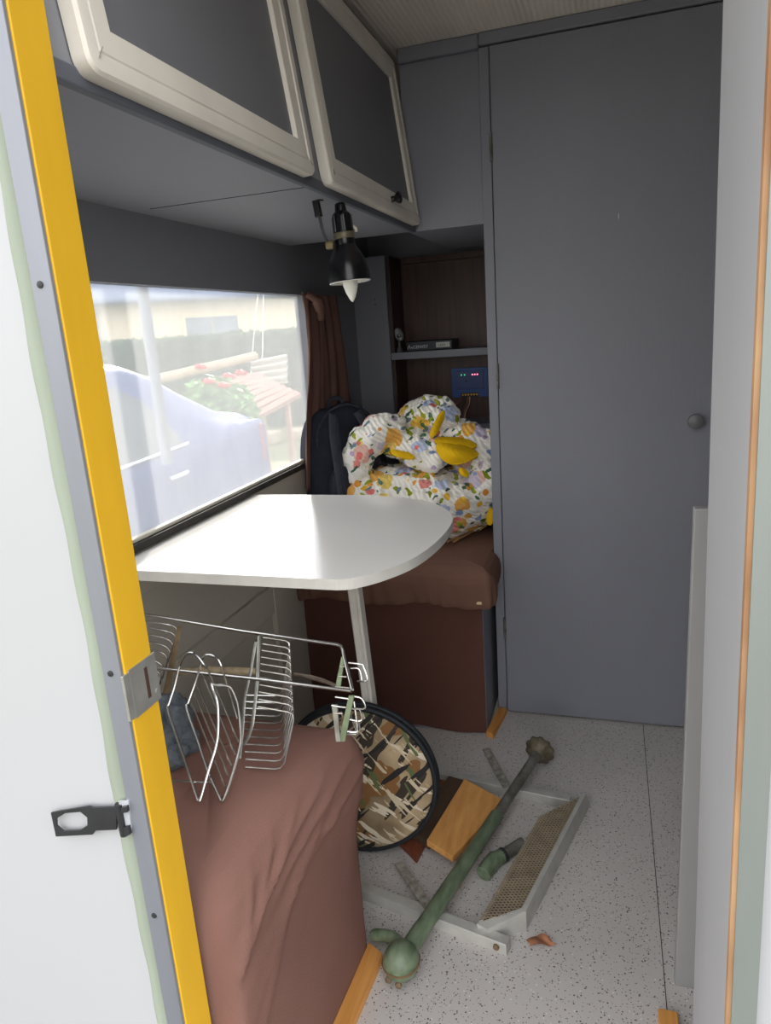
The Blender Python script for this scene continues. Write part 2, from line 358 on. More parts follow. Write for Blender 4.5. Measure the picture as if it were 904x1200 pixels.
# end wall with the doorway the photo looks through
wf = struct('wall_front', boxes([(-.90, -.48, .557, .60, -.25, 1.9), (-.48, .10, .557, .60, 1.80, 1.9), (.108, .75, .557, .60, -.25, 1.9), (-.48, .118, .557, .60, -.25, -.04)]), WHITEW)
struct('yellow_jamb', box(-.482, -.477, .5565, .602, -.03, 1.80, bev=.001), YELLOW, wf)
struct('jamb_angle', box(-.5015, -.479, .552, .557, -.03, 1.80, bev=.001), ALU, wf)
def ragged(u, v):
    z = -.03+1.83*v; x = -.5005-(.0200+.0016*math.sin(z*13)+.0009*math.sin(z*57+1))*(1-u)
    return (x, .5545+.002*math.sin(u*3.14), z)
struct('sealant_strip', grid(lambda u, v: (ragged(u, v)[0], .5565-.0035*math.sin(math.pi*min(1, u*1.2+.02)), ragged(u, v)[2]), 6, 160), SEAL, wf, True)
for z_ in (1.182, .795, .49, .10):
    struct('screw', lathe([(.0034, 0), (.0032, .0012), (.0012, .0016)], 10, axis_matrix((-.4915, .552, z_), (0, -1, 0))), BLACKM, wf)
# strike plate on the jamb
sp = bmesh.new()
box_into(sp, -.4775, -.4755, .5600, .606, .739, .795, bev=.0006); box_into(sp, -.4790, -.4755, .5505, .5605, .741, .793, bev=.0006)
spo = struct('strike_plate', sp, ZINC, wf)
struct('strike_slot', box(-.4757, -.4750, .584, .589, .750, .786), mat('rusty_slot', (70, 48, 36), .9), spo)
struct('screw', lathe([(.003, 0), (.003, .001)], 10, axis_matrix((-.4755, .600, .751), (1, 0, 0))), ZINC, spo)
# right-hand reveal of the doorway: leaning grey ply panel with bare edge, aluminium angle
def lean(x, z): return x+(1.4-z)*.0145
def leanbox(x0, x1, y0, y1, z0, z1):
    bm = bmesh.new(); box_into(bm, x0, x1, y0, y1, z0, z1)
    for v in bm.verts: v.co.x = lean(v.co.x, v.co.z)
    return bm
wr = struct('wall_doorway_side', leanbox(.0935, .108, .560, .774, 0, 1.785), mat('pale_grey_panel', (168, 168, 172), .55, .05, 4, (1, 1, .2), bump=.1, bscale=40, bstretch=(8, 8, .6)))
struct('bare_ply_edge', leanbox(.0925, .0962, .552, .5605, -.02, 1.785), mat('bare_plywood_edge', (188, 150, 112), .8, .2, 30, (1, 1, .3), rgb2=(146, 104, 72)), wr)
struct('reveal_angle', leanbox(.0962, .116, .549, .557, -.03, 1.80), mat('dull_greenish_aluminium', (136, 142, 137), .5, .08, 15, (1, 1, .2), metal=.3), wr)
struct('wall_right', box(.69, .72, .60, 1.905, 0, 1.785), GREY)
struct('wall_partition', boxes([(.119, .69, 1.055, 1.073, 0, .846)], bev=.002), mat('pale_grey_paint', (150, 148, 147), .6, .07, 8, (1, 1, .3), bump=.1), None)
struct('trim_1', box(.088, .118, .74, .992, 0, .016, bev=.002), WOOD)
struct('trim_2', prism([(-.427, .78, 0), (-.398, .78, 0), (-.385, .985, 0), (-.417, 1.003, 0)], (0, 0, .018)), WOOD)
struct('trim_3', prism([(-.317, 1.752, 0), (-.296, 1.743, 0), (-.276, 1.885, 0), (-.302, 1.888, 0)], (0, 0, .016)), WOOD)
# roof and ground outside
struct('roof', box(-1.0, .95, .50, 2.75, 1.83, 1.88), WHITEW)

# =================================================================== overhead locker
LK = thing('overhead_locker', 'grey overhead locker with two white-framed doors above the window', 'cabinet', (-.84, 1.2, 1.365))
def lx(z): return -.480-(z-1.365)*.12           # leaning front
bm = bmesh.new()
prism([(-.84, .602, 1.365), (lx(1.365), .602, 1.365), (lx(1.784), .602, 1.784), (-.84, .602, 1.784)], (0, 1.303, 0), bm)
obj('body', bm, GREYH, LK)
obj('underside_seam', box(-.80, -.484, 1.205, 1.2065, 1.3642, 1.3652), BLACKM, LK)
obj('lower_edge_strip', box(-.492, -.4795, .602, 1.904, 1.3625, 1.381, bev=.002), mat('dark_grey_edge', (92, 95, 104), .6), LK)
TH = math.atan(.12)
def locker_door(y0, y1, z0, z1, knob=None):
    # local frame: u along +Y, v up the leaning face, n out of it
    O = Vector((lx(z0)+.0015, y0, z0)); U = Vector((0, 1, 0)); V = Vector((-math.sin(TH), 0, math.cos(TH))); Nn = Vector((math.cos(TH), 0, math.sin(TH)))
    W, H = y1-y0, (z1-z0)/math.cos(TH)
    P = lambda u, v, n: O+U*u+V*v+Nn*n
    bmp = bmesh.new(); prism([P(.03, .03, 0), P(W-.03, .03, 0), P(W-.03, H-.03, 0), P(.03, H-.03, 0)], Nn*.010, bmp)
    d = obj('door', bmp, LKP, LK)
    prof = [(0, 0), (0, .015), (.003, .0185), (.006, .019), (.018, .019), (.0195, .0165), (.0215, .0165), (.023, .018), (.048, .017), (.050, .0145), (.050, .004)]
    bmf = bmesh.new(); loops = []
    for off, n in prof:
        r = max(.0, .016-off); pts = []
        for cx, cy, a0 in ((off+r, off+r, math.pi), (W-off-r, off+r, 1.5*math.pi), (W-off-r, H-off-r, 0), (off+r, H-off-r, .5*math.pi)):
            for k in range(6):
                a = a0+k/5*math.pi/2; pts.append(P(cx+r*math.cos(a), cy+r*math.sin(a), n))
        loops.append([bmf.verts.new(p) for p in pts])
    m = len(loops[0])
    for A, B in zip(loops, loops[1:]):
        for k in range(m):
            try: bmf.faces.new((A[k], A[(k+1) % m], B[(k+1) % m], B[k]))
            except ValueError: pass
    bmesh.ops.remove_doubles(bmf, verts=bmf.verts[:], dist=1e-6)
    obj('door_frame', bmf, WHITEFR, d, True)
    # mitre joints of the four rails
    for (a, b) in (((.014, .014), (.047, .047)), ((W-.014, .014), (W-.047, .047)), ((W-.014, H-.014), (W-.047, H-.047)), ((.014, H-.014), (.047, H-.047))):
        obj('mitre_joint', sweep([P(a[0], a[1], .0212), P((a[0]+b[0])/2, (a[1]+b[1])/2, .0167), P(b[0], b[1], .0157)], .0007, seg=4), mat_joint, d)
    for u in (W*.25, W*.8):
        obj('hinge', sweep([P(u-.02, H+.003, .012), P(u+.02, H+.003, .012)], .005, seg=8), ZINC, d, True)
    if knob:
        obj('knob', lathe([(.007, 0), (.006, .008), (.010, .013), (.0125, .017), (.0125, .021), (.008, .024), (.001, .0245)], 20, axis_matrix(P(knob[0], knob[1], .0165), Nn)), BLACKP, d, True)
LKP = mat('locker_panel_grey', (116, 116, 121), .55, .06, 3)
mat_joint = mat('paint_joint', (150, 144, 136), .7)
locker_door(.632, 1.183, 1.372, 1.756)
locker_door(1.252, 1.886, 1.374, 1.757, knob=(.39, .028))

# =================================================================== reading lamp under the locker
LP = thing('reading_lamp', 'small black bell-shaped spot lamp with candle bulb hanging under the locker', 'lamp', (-.50, 1.36, 1.365))
top = Vector((-0.492, 1.37, 1.362)); rim = Vector((-0.483, 1.37, 1.217)); tip = Vector((-0.486, 1.37, 1.178))
ax = (rim-top).normalized(); Ln = (rim-top).length
M = axis_matrix(top, ax)
s = Ln
SH = obj('shade', lathe([(.0195, s*.52), (.0215, s*.56), (.029, s*.63), (.036, s*.74), (.0395, s*.86), (.0405, s*.985), (.0385, s*1.0), (.0375, s*.985), (.036, s*.86), (.032, s*.75), (.024, s*.66), (.012, s*.62)], 32, M), BLACKP, LP, True)
obj('shade_lining', lathe([(.0405, s*.992), (.0392, s*1.004), (.0368, s*.985), (.0352, s*.86), (.031, s*.76), (.023, s*.672)], 32, M, cap=False), mat('white_shade_lining', (214, 212, 204), .5), SH, True)
obj('socket_housing', lathe([(.008, 0), (.010, .002), (.0115, s*.10), (.017, s*.135), (.0185, s*.17), (.019, s*.36), (.0195, s*.37), (.0195, s*.52), (.019, s*.53)], 28, M), BLACKP, LP, True)
for k in range(6):
    a = k*math.pi/3
    obj('socket_rib', sweep([M @ Vector((.0187*math.cos(a), .0187*math.sin(a), s*.16)), M @ Vector((.0192*math.cos(a), .0192*math.sin(a), s*.36))], .0018, seg=6), BLACKP, LP, True)
obj('clamp_band', lathe([(.0200, s*.37), (.0205, s*.375), (.0205, s*.445), (.0200, s*.45)], 28, M), mat('olive_clamp_band', (112, 104, 84), .4, metal=.3), LP, True)
obj('bulb', lathe([(.010, s*.70), (.0135, s*.84), (.0150, s*.96), (.0145, s*1.04), (.011, s*1.13), (.006, s*1.21), (.002, s*1.25), (.0003, s*1.255)], 24, M), BULB, LP, True)
obj('switch', sweep([M @ Vector((.018, -.006, s*.30)), M @ Vector((.024, -.006, s*.34)), M @ Vector((.024, -.006, s*.38))], .003, seg=8), mat('ivory_switch', (206, 198, 180), .5), LP, True)
obj('cord', sweep(smoothpath([M @ Vector((0, 0, .001)), (-0.489, 1.37, 1.377), (-0.491, 1.368, 1.387), (-.4885, 1.366, 1.362)]), .0016, seg=8), mat('beige_cord', (168, 160, 140), .6), LP, True)
brk = [(-.520, 1.335, 1.3645), (-.526, 1.336, 1.350), (-0.527, 1.338, 1.365), (-0.525, 1.338, 1.342)]
obj('bracket_block', bevel_all(beam((-0.527, 1.335, 1.369), (-0.523, 1.335, 1.337), .010, .012), .002), BLACKM, LP)
obj('bracket_plate', beam((-.512, 1.325, 1.3635), (-0.525, 1.335, 1.367), .012, .003), BLACKM, LP)
obj('bracket_arm', sweep(smoothpath([(-0.523, 1.337, 1.34), (-0.52, 1.34, 1.313), (-0.514, 1.345, 1.293), (-0.508, 1.355, 1.287)]), .0028, seg=8), BLACKM, LP, True)
obj('bracket_joint', lathe([(.006, -.008), (.0085, -.006), (.0085, .006), (.006, .008)], 14, axis_matrix((-0.511, 1.35, 1.287), (1, .2, 0))), mat('brass_joint', (132, 118, 86), .4, metal=.5), LP, True)

# =================================================================== drop-leaf table
TB = thing('table', 'white glossy drop-leaf table with a rounded end hinged below the window', 'table', (-.84, 1.25, 0))
near = [(-.834, .9735), (-.405, .9690)]
curve = smoothpath([(-.405, .969, 0), (-.378, .978, 0), (-.340, 1.020, 0), (-.306, 1.090, 0), (-.288, 1.20, 0), (-.290, 1.32, 0), (-.318, 1.40, 0), (-.365, 1.46, 0), (-.44, 1.505, 0), (-.54, 1.532, 0)], 5)
out = near[:1]+[(p.x, p.y) for p in curve]+[(-.834, 1.534)]
bm = prism([(x, y, .732) for x, y in out], (0, 0, .018))
for f in bm.faces: f.material_index = 0 if abs(f.normal.z) > .5 or True else 1
bmesh.ops.recalc_face_normals(bm, faces=bm.faces[:])
for f in bm.faces:
    if f.normal.z < .5: f.material_index = 1
obj('table_top', bm, [TABLEW, TABLEE], TB)
obj('wall_ledge', box(-.84, -.815, .98, 1.53, .712, .732), CREAM, TB)
lt, lb = Vector((-.512, 1.315, .732)), Vector((-.478, 1.315, 0.0))
LEGM = mat('chalky_white_leg', (216, 212, 202), .7, .08, 30, bump=.2, bscale=60)
obj('leg', beam(lt, lb, .026, .026, (0, 1, 0), .003), LEGM, TB)
obj('leg_strip', beam(lt+Vector((.010, -.0145, 0)), lb+Vector((.010, -.0145, .0)), .008, .006, (0, 1, 0), .001), LEGM, TB)


# =================================================================== benches
def cover(top_path, bot_path, levels, disp, seg):
    """fabric sleeve: levels = (blend, inset, z), disp(u, lev, z) pushes outward"""
    def resample(path, n):
        P = [Vector((*p, 0)) for p in path]; d = [0]
        for a, b in zip(P, P[1:]): d.append(d[-1]+(b-a).length)
        out = []
        for i in range(n):
            t = d[-1]*i/(n-1); k = 0
            while k < len(P)-2 and d[k+1] < t: k += 1
            out.append(P[k].lerp(P[k+1], (t-d[k])/max(1e-9, d[k+1]-d[k])))
        return out
    A, B = resample(top_path, seg), resample(bot_path, seg); v = []; cnt = 0
    for k, off, z in levels:
        ring = [a.lerp(b, k) for a, b in zip(A, B)]
        for i, p in enumerate(ring):
            t = (ring[min(i+1, seg-1)]-ring[max(i-1, 0)]).normalized(); n = Vector((t.y, -t.x, 0))
            q = p+n*(-off+disp(i/(seg-1), p, z)); v.append((q.x, q.y, z+(disp(i/(seg-1), p, z)*.0)))
    f = [(j*seg+i, (j+1)*seg+i, (j+1)*seg+i+1, j*seg+i+1) for j in range(len(levels)-1) for i in range(seg-1)]
    return v, f, seg
def close_top(v, f, sg, extra, z, c, crown):
    """fill the top of a cover with rings shrinking to its middle"""
    loop = list(range(sg))
    for x, y in extra: v.append((x, y, z)); loop.append(len(v)-1)
    m = len(loop); prev = loop
    for t in (.25, .5, .75):
        cur = []
        for i in loop:
            x, y, z0 = v[i]; v.append((x+(c[0]-x)*t, y+(c[1]-y)*t, z0+crown*math.sin(t*math.pi/2))); cur.append(len(v)-1)
        for k in range(m): f.append((prev[k], prev[(k+1) % m], cur[(k+1) % m], cur[k]))
        prev = cur
    v.append((c[0], c[1], z+crown)); n0 = len(v)-1
    for k in range(m): f.append((prev[k], prev[(k+1) % m], n0))
def corner(pts, r, n=8):
    out = [pts[0]]
    for a, b, c in zip(pts, pts[1:], pts[2:]):
        a, b, c = Vector(a), Vector(b), Vector(c); p = b+(a-b).normalized()*r; q = b+(c-b).normalized()*r
        for k in range(n+1):
            t = k/n; out.append(tuple(p*(1-t)**2+b*2*t*(1-t)+q*t*t))
    return out+[pts[-1]]
def lerp_levels(keys, per):
    out = []
    for a, b in zip(keys, keys[1:]):
        for j in range(per): out.append(tuple(x+(y-x)*j/per for x, y in zip(a, b)))
    return out+[keys[-1]]

NB = thing('bench', 'bench seat by the doorway under a taut light brown cloth', 'bench', (-.63, .80, 0))
obj('seat_box', box(-.835, -.480, .640, .97, 0, .42), GREY, NB)
folds = [((.86, .475), (.61, .40), .005, .006), ((.79, .475), (.61, .375), .0055, .006), ((.73, .475), (.605, .35), .005, .006), ((1.0, .365), (.76, .42), .005, .006), ((.97, .44), (.62, .33), .005, .007),
         ((.92, .465), (.62, .37), .004, .006), ((.68, .47), (.605, .33), .005, .006), ((.84, .43), (.61, .27), .0045, .007), ((.76, .38), (.61, .20), .004, .008)]
def nb_disp(u, p, z):
    d = 0
    if z < .485 and p.x > -.47 and p.y > .625:
        for (y0, z0), (y1, z1), amp, wd in folds:
            ax_, az = y1-y0, z1-z0; t = ((p.y-y0)*ax_+(z-z0)*az)/(ax_*ax_+az*az)
            if -.1 < t < 1.1:
                dist = abs((p.y-y0)*az-(z-z0)*ax_)/math.hypot(ax_, az)
                d += amp*math.exp(-(dist/wd)**2)*max(0, math.sin(math.pi*min(1, max(0, t*.9+.1))))
        d += .0010*math.sin(p.y*47+z*22)*min(1, (.48-z)*6)*(.6 if z > .05 else .2)
    return d
tp = corner([(-.60, .606), (-.448, .606), (-.366, .988), (-.838, 1.001)], .062, 14)
bp_ = corner([(-.60, .606), (-.434, .606), (-.4185, 1.003), (-.838, 1.003)], .010)
keys = [(0, .060, .4975), (0, .045, .4955), (0, .030, .4905), (0, .016, .479), (0, .006, .460), (0, .001, .435), (.10, 0, .40), (.5, 0, .32), (.8, 0, .22), (.96, 0, .12), (1, 0, .002)]
v, f, sg = cover(tp, bp_, lerp_levels(keys, 7), nb_disp, 170)
v = [(x, y, z-.05*max(0, min(1, (.78-y)/.17))**1.5*min(1, z/.4)) for x, y, z in v]
close_top(v, f, sg, [(-.838, .80), (-.838, .68), (-.70, .64)], .4975, (-.60, .86), .003)
cv = obj('cloth_cover', (v, f), BROWN, NB, 'all')

RB = thing('bench', 'bench in the niche with brown cushion and dark brown cloth front', 'bench', (-.57, 2.05, 0))
obj('seat_box', boxes([(-.838, -.3165, 1.765, 2.405, 0, .425)]), GREY, RB)
def cloth_front(u, v):
    x = -.838+.521*u; z = .430*(1-v)+.004
    z -= .004*v*math.sin(u*9)-.004*v*u
    return (x, 1.7575-.003*math.sin(u*17+z*9)*v-.004*(1-v)*math.sin(u*5), max(z, .003))
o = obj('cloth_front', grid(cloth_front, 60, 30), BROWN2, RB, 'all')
def rb_disp(u, p, z):
    d = .0034*math.sin(u*95+z*14+2*math.sin(u*23))*max(0, min(1, (.49-z)*14))+.004*math.sin(u*31+1.2)*max(0, min(1, (.49-z)*12))
    if .60 < u < .68: d -= .006*math.sin((u-.60)/.08*math.pi)*max(0, min(1, (.49-z)*12))
    return d
tp = corner([(-.838, 1.722), (-.2815, 1.722), (-.2825, 1.890)], .03, 7)
v, f, sg = cover(tp, tp, lerp_levels([(0, .027, .5035), (0, .022, .500), (0, .013, .494), (0, .004, .480), (0, .0, .462), (0, 0, .44), (0, .002, .412), (0, .006, .402)], 5), rb_disp, 190)
v = [(x, y, z+((.006*math.sin(x*23)-.006) if z < .43 and y < 1.8 else (.014 if z < .43 and y > 1.8 else 0))) for x, y, z in v]
close_top(v, f, sg, [(-.303, 1.893), (-.304, 2.15), (-.304, 2.40), (-.60, 2.40), (-.838, 2.40), (-.838, 2.0)], .5035, (-.57, 2.0), .004)
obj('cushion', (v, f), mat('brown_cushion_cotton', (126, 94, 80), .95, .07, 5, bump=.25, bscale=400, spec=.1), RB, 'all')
obj('foam_corner', box(-.330, -.312, 1.728, 1.745, .405, .414, bev=.002), mat('pale_foam', (226, 206, 160), .9), RB)

# =================================================================== curtain, backpack
CT = thing('curtain', 'brown curtain gathered at the edge of the window beside the niche', 'curtain', (-.82, 1.95, .6))
def curt(u, v):
    yl = 1.925-.10*v-.055*max(0, v-.45)/.55+.012*math.sin(v*7)
    yr = 2.20+.08*v
    y = yl+(yr-yl)*u; z = 1.238-.54*v
    amp = .013*(.5+.5*v)
    return (-.826+amp*math.sin(u*24+v*1.5)+.006*math.sin(u*53+v*4)+.012*v, y+.006*math.sin(v*9+u*20), z)
co = obj('cloth', grid(curt, 130, 60), CURT, CT, 'all')
md = co.modifiers.new('t', 'SOLIDIFY'); md.thickness = .0025; finish(co, 1)
obj('top_tuck', sweep(smoothpath([(-.805, 1.915, 1.235), (-.785, 1.935, 1.215), (-.79, 1.965, 1.19), (-.80, 1.985, 1.165)]), [.010]*6+[.016]*6+[.012]*6+[.003], seg=10), CURT, CT, 'all')
obj('curtain_rail', sweep([(-.826, 1.93, 1.240), (-.826, 2.405, 1.240)], .003, seg=8), GREY, CT)

BPK = thing('backpack', 'dark navy backpack with padded straps leaning in the niche corner', 'backpack', (-.73, 2.02, .508))
def sup(c, R, e, M=None, nu=36, nv=22, fn=None):
    v, f = [], []
    sg = lambda x, p: math.copysign(abs(x)**p, x)
    for j in range(nv):
        ph = -math.pi/2+math.pi*j/(nv-1)
        for i in range(nu):
            th = 2*math.pi*i/nu
            p = Vector((R[0]*sg(math.cos(ph), e)*sg(math.cos(th), e), R[1]*sg(math.cos(ph), e)*sg(math.sin(th), e), R[2]*sg(math.sin(ph), e)))
            if fn: p = fn(p)
            p = (M @ p) if M else p
            v.append(p+Vector(c))
    for j in range(nv-1):
        for i in range(nu): f.append((j*nu+i, j*nu+(i+1) % nu, (j+1)*nu+(i+1) % nu, (j+1)*nu+i))
    return v, f
RM = Matrix.Rotation(math.radians(60), 3, 'Z') @ Matrix.Rotation(math.radians(-6), 3, 'X')
def bagfn(p):
    k = (p.z+.21)/.42
    return Vector((p.x*(1.06-.26*k**3), p.y*(1.05-.3*k), p.z+.006*math.sin(p.x*40)))
bc = Vector((-.762, 1.99, .712))
bb = obj('body', sup(bc, (.150, .055, .205), .55, RM, fn=bagfn), NAVY, BPK, 'all')
obj('pocket', sup(bc+RM @ Vector((.0, -.062, -.075)), (.118, .026, .105), .5, RM, fn=lambda p: Vector((p.x, p.y, p.z))), NAVY, BPK, 'all')
for sx_ in (-.075, .055):
    pts = [RM @ Vector((sx_*.7, -.050, .178))+bc, RM @ Vector((sx_, -.066, .12))+bc, RM @ Vector((sx_*1.12, -.076, .02))+bc, RM @ Vector((sx_*1.3, -.088, -.09))+bc, RM @ Vector((sx_*1.5, -.080, -.19))+bc]
    st = obj('shoulder_strap', sweep(smoothpath(pts), .020, .006, seg=10, upv=RM @ Vector((0, -1, 0))), NAVY2, BPK, 'all')
    obj('strap_piping', sweep([p+RM @ Vector((.0, -.007, 0)) for p in smoothpath(pts)], .0016, seg=6), NAVY, st)
obj('top_seam', sweep(smoothpath([RM @ Vector((math.cos(a)*.12, -.035, .09+.112*math.sin(a)))+bc for a in [math.pi*k/8 for k in range(9)]]), .004, seg=8), NAVY2, BPK, 'all')
obj('grab_handle', sweep(smoothpath([RM @ Vector((-.03, 0, .195))+bc, RM @ Vector((-.018, 0, .222))+bc, RM @ Vector((.018, 0, .222))+bc, RM @ Vector((.03, 0, .195))+bc]), .004, .007, seg=8), NAVY2, BPK, 'all')

# =================================================================== quilt
QL = thing('quilt', 'crumpled quilt with floral print and yellow lining on the rear bench', 'quilt', (-.52, 2.02, .508))
qb = bmesh.new()
def lump(c, R, e=.8, rot=(0, 0, 0)):
    M_ = (Matrix.Rotation(rot[2], 3, 'Z') @ Matrix.Rotation(rot[1], 3, 'Y') @ Matrix.Rotation(rot[0], 3, 'X'))
    v, f = sup(c, R, e, M_, 32, 20); vv = [qb.verts.new(p) for p in v]
    for q in f:
        try: qb.faces.new([vv[i] for i in q])
        except ValueError: pass
def roll(pts, a, b, upv=(0, 0, 1)):
    P = smoothpath(pts, 6); n = len(P)
    ends = lambda i: math.sqrt(max(.12, 1-((2*i/(n-1)-1)**2)**4))
    sweep(P, [a*ends(i) for i in range(n)], [b*ends(i) for i in range(n)], seg=16, upv=upv, bm=qb)
# big lower fold spread over the cushion
lump((-.525, 1.975, .612), (.218, .160, .106), .75, (0, .06, .05))
lump((-.645, 1.90, .640), (.095, .085, .075), .8, (0, .1, .2))
lump((-.43, 1.965, .625), (.115, .10, .085), .8, (0, .2, 0))
lump((-.700, 1.90, .66), (.045, .06, .06), .8)
lump((-.60, 1.96, .680), (.12, .10, .055), .8, (0, .1, .1))
lump((-.47, 1.94, .665), (.13, .09, .05), .8, (0, .25, .1))
# left loop
roll([(-.690, 1.88, .68), (-.692, 1.88, .75), (-.662, 1.89, .825), (-.612, 1.91, .862), (-.565, 1.95, .835)], .050, .036, (0, -1, 0))
# upper folded-over roll running down to the right
roll([(-.615, 1.985, .835), (-.565, 1.955, .815), (-.50, 1.93, .785), (-.435, 1.915, .755)], .066, .040, (0, -.5, .9))
roll([(-.60, 2.04, .855), (-.545, 2.03, .895), (-.495, 2.02, .905), (-.455, 2.01, .885), (-.44, 2.02, .85)], .055, .032, (0, -.3, .9))
lump((-.53, 2.05, .80), (.10, .08, .085), .8)
# right hand drape
roll([(-.46, 2.05, .845), (-.40, 2.02, .825), (-.345, 1.985, .785), (-.325, 1.95, .72), (-.335, 1.92, .64), (-.365, 1.91, .58)], .050, .028, (.5, -.6, .6))
lump((-.385, 2.06, .74), (.07, .07, .09), .8)
qo = obj('floral_cover', qb, FLORAL, QL)
md = qo.modifiers.new('r', 'REMESH'); md.mode = 'VOXEL'; md.voxel_size = .0048
md = qo.modifiers.new('s', 'SMOOTH'); md.iterations = 4; md.factor = .5
tx = bpy.data.textures.new('crumple', 'CLOUDS'); tx.noise_scale = .055; tx.noise_depth = 2
md = qo.modifiers.new('d', 'DISPLACE'); md.texture = tx; md.strength = .030; md.mid_level = .5
tx2 = bpy.data.textures.new('puckers', 'CLOUDS'); tx2.noise_scale = .018; tx2.noise_depth = 1
md = qo.modifiers.new('d2', 'DISPLACE'); md.texture = tx2; md.strength = .008; md.mid_level = .5
finish(qo, 1)
for v_ in qo.data.vertices:
    v_.co = Vector((-.30+(v_.co.x+.30)*1.035, v_.co.y+.05, .508+(v_.co.z-.508)*.955))
    k_ = max(0, min(1, (v_.co.x+.48)/.17))*max(0, min(1, (.68-v_.co.z)/.15)); v_.co.y += .11*k_
# lining showing in the open folds
def lens(u, v, A, B, C, D, bul):
    p_, q_ = 2*u-1, 2*v-1; u = .5+.56*p_*math.sqrt(1-q_*q_/2); v = .5+.56*q_*math.sqrt(1-p_*p_/2)      # rounded outline
    a = Vector(A).lerp(Vector(B), u); d = Vector(D).lerp(Vector(C), u); p = a.lerp(d, v)
    return p+Vector((0, -1, .35))*bul*max(0, math.sin(math.pi*u))*max(0, math.sin(math.pi*v))
def lining(A, B, C, D, bul, n=18):
    o = obj('yellow_lining', grid(lambda u, v: lens(u, v, A, B, C, D, bul), n, n), LINING, QL, 'all')
    m_ = o.modifiers.new('t', 'SOLIDIFY'); m_.thickness = .008; m_.offset = 0; finish(o, 1)
lining((-0.471, 1.94, 0.811), (-0.345, 1.96, 0.776), (-0.359, 1.915, 0.753), (-0.432, 1.905, 0.746), .030)
lining((-0.481, 1.93, 0.825), (-0.464, 1.93, 0.82), (-0.443, 1.985, 0.877), (-0.454, 1.99, 0.889), .012)
lining((-0.476, 1.94, 0.819), (-0.384, 1.995, 0.805), (-0.347, 1.975, 0.776), (-0.442, 1.935, 0.792), .008)
lining((-0.589, 1.905, 0.793), (-0.524, 1.905, 0.779), (-0.518, 1.895, 0.762), (-0.577, 1.895, 0.775), .006)
lining((-0.394, 1.905, 0.739), (-0.368, 1.905, 0.726), (-0.369, 1.895, 0.712), (-0.388, 1.895, 0.721), .006)
lining((-.330, 2.00, .60), (-.314, 1.985, .60), (-.314, 1.975, .555), (-.334, 1.98, .555), .006)

# dry stalks lying between quilt and cushion edge
STK = [((-0.455, 1.957, 0.513), (-0.364, 2.149, 0.513)), ((-0.438, 1.938, 0.514), (-0.356, 2.2, 0.516)), ((-0.427, 1.959, 0.513), (-0.373, 2.071, 0.513)),
       ((-0.425, 1.934, 0.513), (-0.362, 2.073, 0.518)), ((-0.444, 1.932, 0.513), (-0.394, 2.014, 0.513))]
SL = ['longest dry stalk sticking out from under the quilt', 'dry stalk crossing the others under the quilt edge', 'short thick dry stalk end on the brown cushion',
      'dry stalk lying foremost beneath the quilt edge', 'stubby dry stalk next to the table edge by the quilt']
for (a, b), lb_ in zip(STK, SL):
    a, b = Vector(a), Vector(b); md_ = (a+b)/2+Vector((0, 0, .003))
    tag(obj('dry_stalk', sweep([a, md_, b], [.0035, .003, .0022], seg=7), STRAW, None, True), lb_, 'stalk', 'dry stalks under the quilt')

# =================================================================== things in the niche
DV = thing('player_box', 'flat black electronic box with printed front on the niche shelf', 'electronics', (-.59, 2.50, 1.045))
obj('case', box(-.672, -.510, 2.445, 2.56, 1.0455, 1.078, bev=.002), mat('black_case', (22, 24, 28), .4), DV)
DF = obj('front_panel', box(-.670, -.512, 2.4425, 2.4455, 1.0475, 1.0765, bev=.0008), mat('dark_front', (38, 42, 50), .5), DV)
TXT = mat('white_print', (206, 208, 210), .6); TXD = mat('dark_print', (60, 60, 60), .6)
text_mesh('lettering', 'CENVEY', .0145, Matrix.Translation((-.648, 2.4420, 1.0545)) @ Matrix.Rotation(math.pi/2, 4, 'X'), TXT, DF)
zz = [(-.668, 1.054), (-.662, 1.066), (-.657, 1.054), (-.653, 1.061), (-.650, 1.054)]
obj('zigzag_logo', sweep([(x, 2.442, z) for x, z in zz], .0013, .0004, seg=6, upv=(0, -1, 0)), TXT, DF)
obj('front_sticker', box(-.566, -.518, 2.4415, 2.4426, 1.0535, 1.0705), mat('white_sticker', (190, 190, 186), .6), DF)
text_mesh('sticker_print', 'L4.01', .012, Matrix.Translation((-.559, 2.4410, 1.0575)) @ Matrix.Rotation(math.pi/2, 4, 'X'), TXD, DF)

WC = thing('webcam', 'small grey webcam on a stub foot at the dark end of the shelf', 'webcam', (-.702, 2.47, 1.045))
obj('head', sup((-.702, 2.462, 1.105), (.014, .016, .023), .9, Matrix.Rotation(-.35, 3, 'Y')), mat('light_grey_plastic', (150, 152, 154), .4), WC, 'all')
obj('lens', lathe([(.007, 0), (.007, .004), (.004, .005), (.0005, .005)], 16, axis_matrix((-.697, 2.447, 1.101), (.2, -1, 0))), BLACKP, WC, True)
obj('foot', lathe([(.013, 0), (.012, .008), (.006, .016), (.005, .036)], 18, Matrix.Translation((-.703, 2.465, 1.0455))), mat('dark_grey_plastic', (84, 84, 88), .5), WC, True)

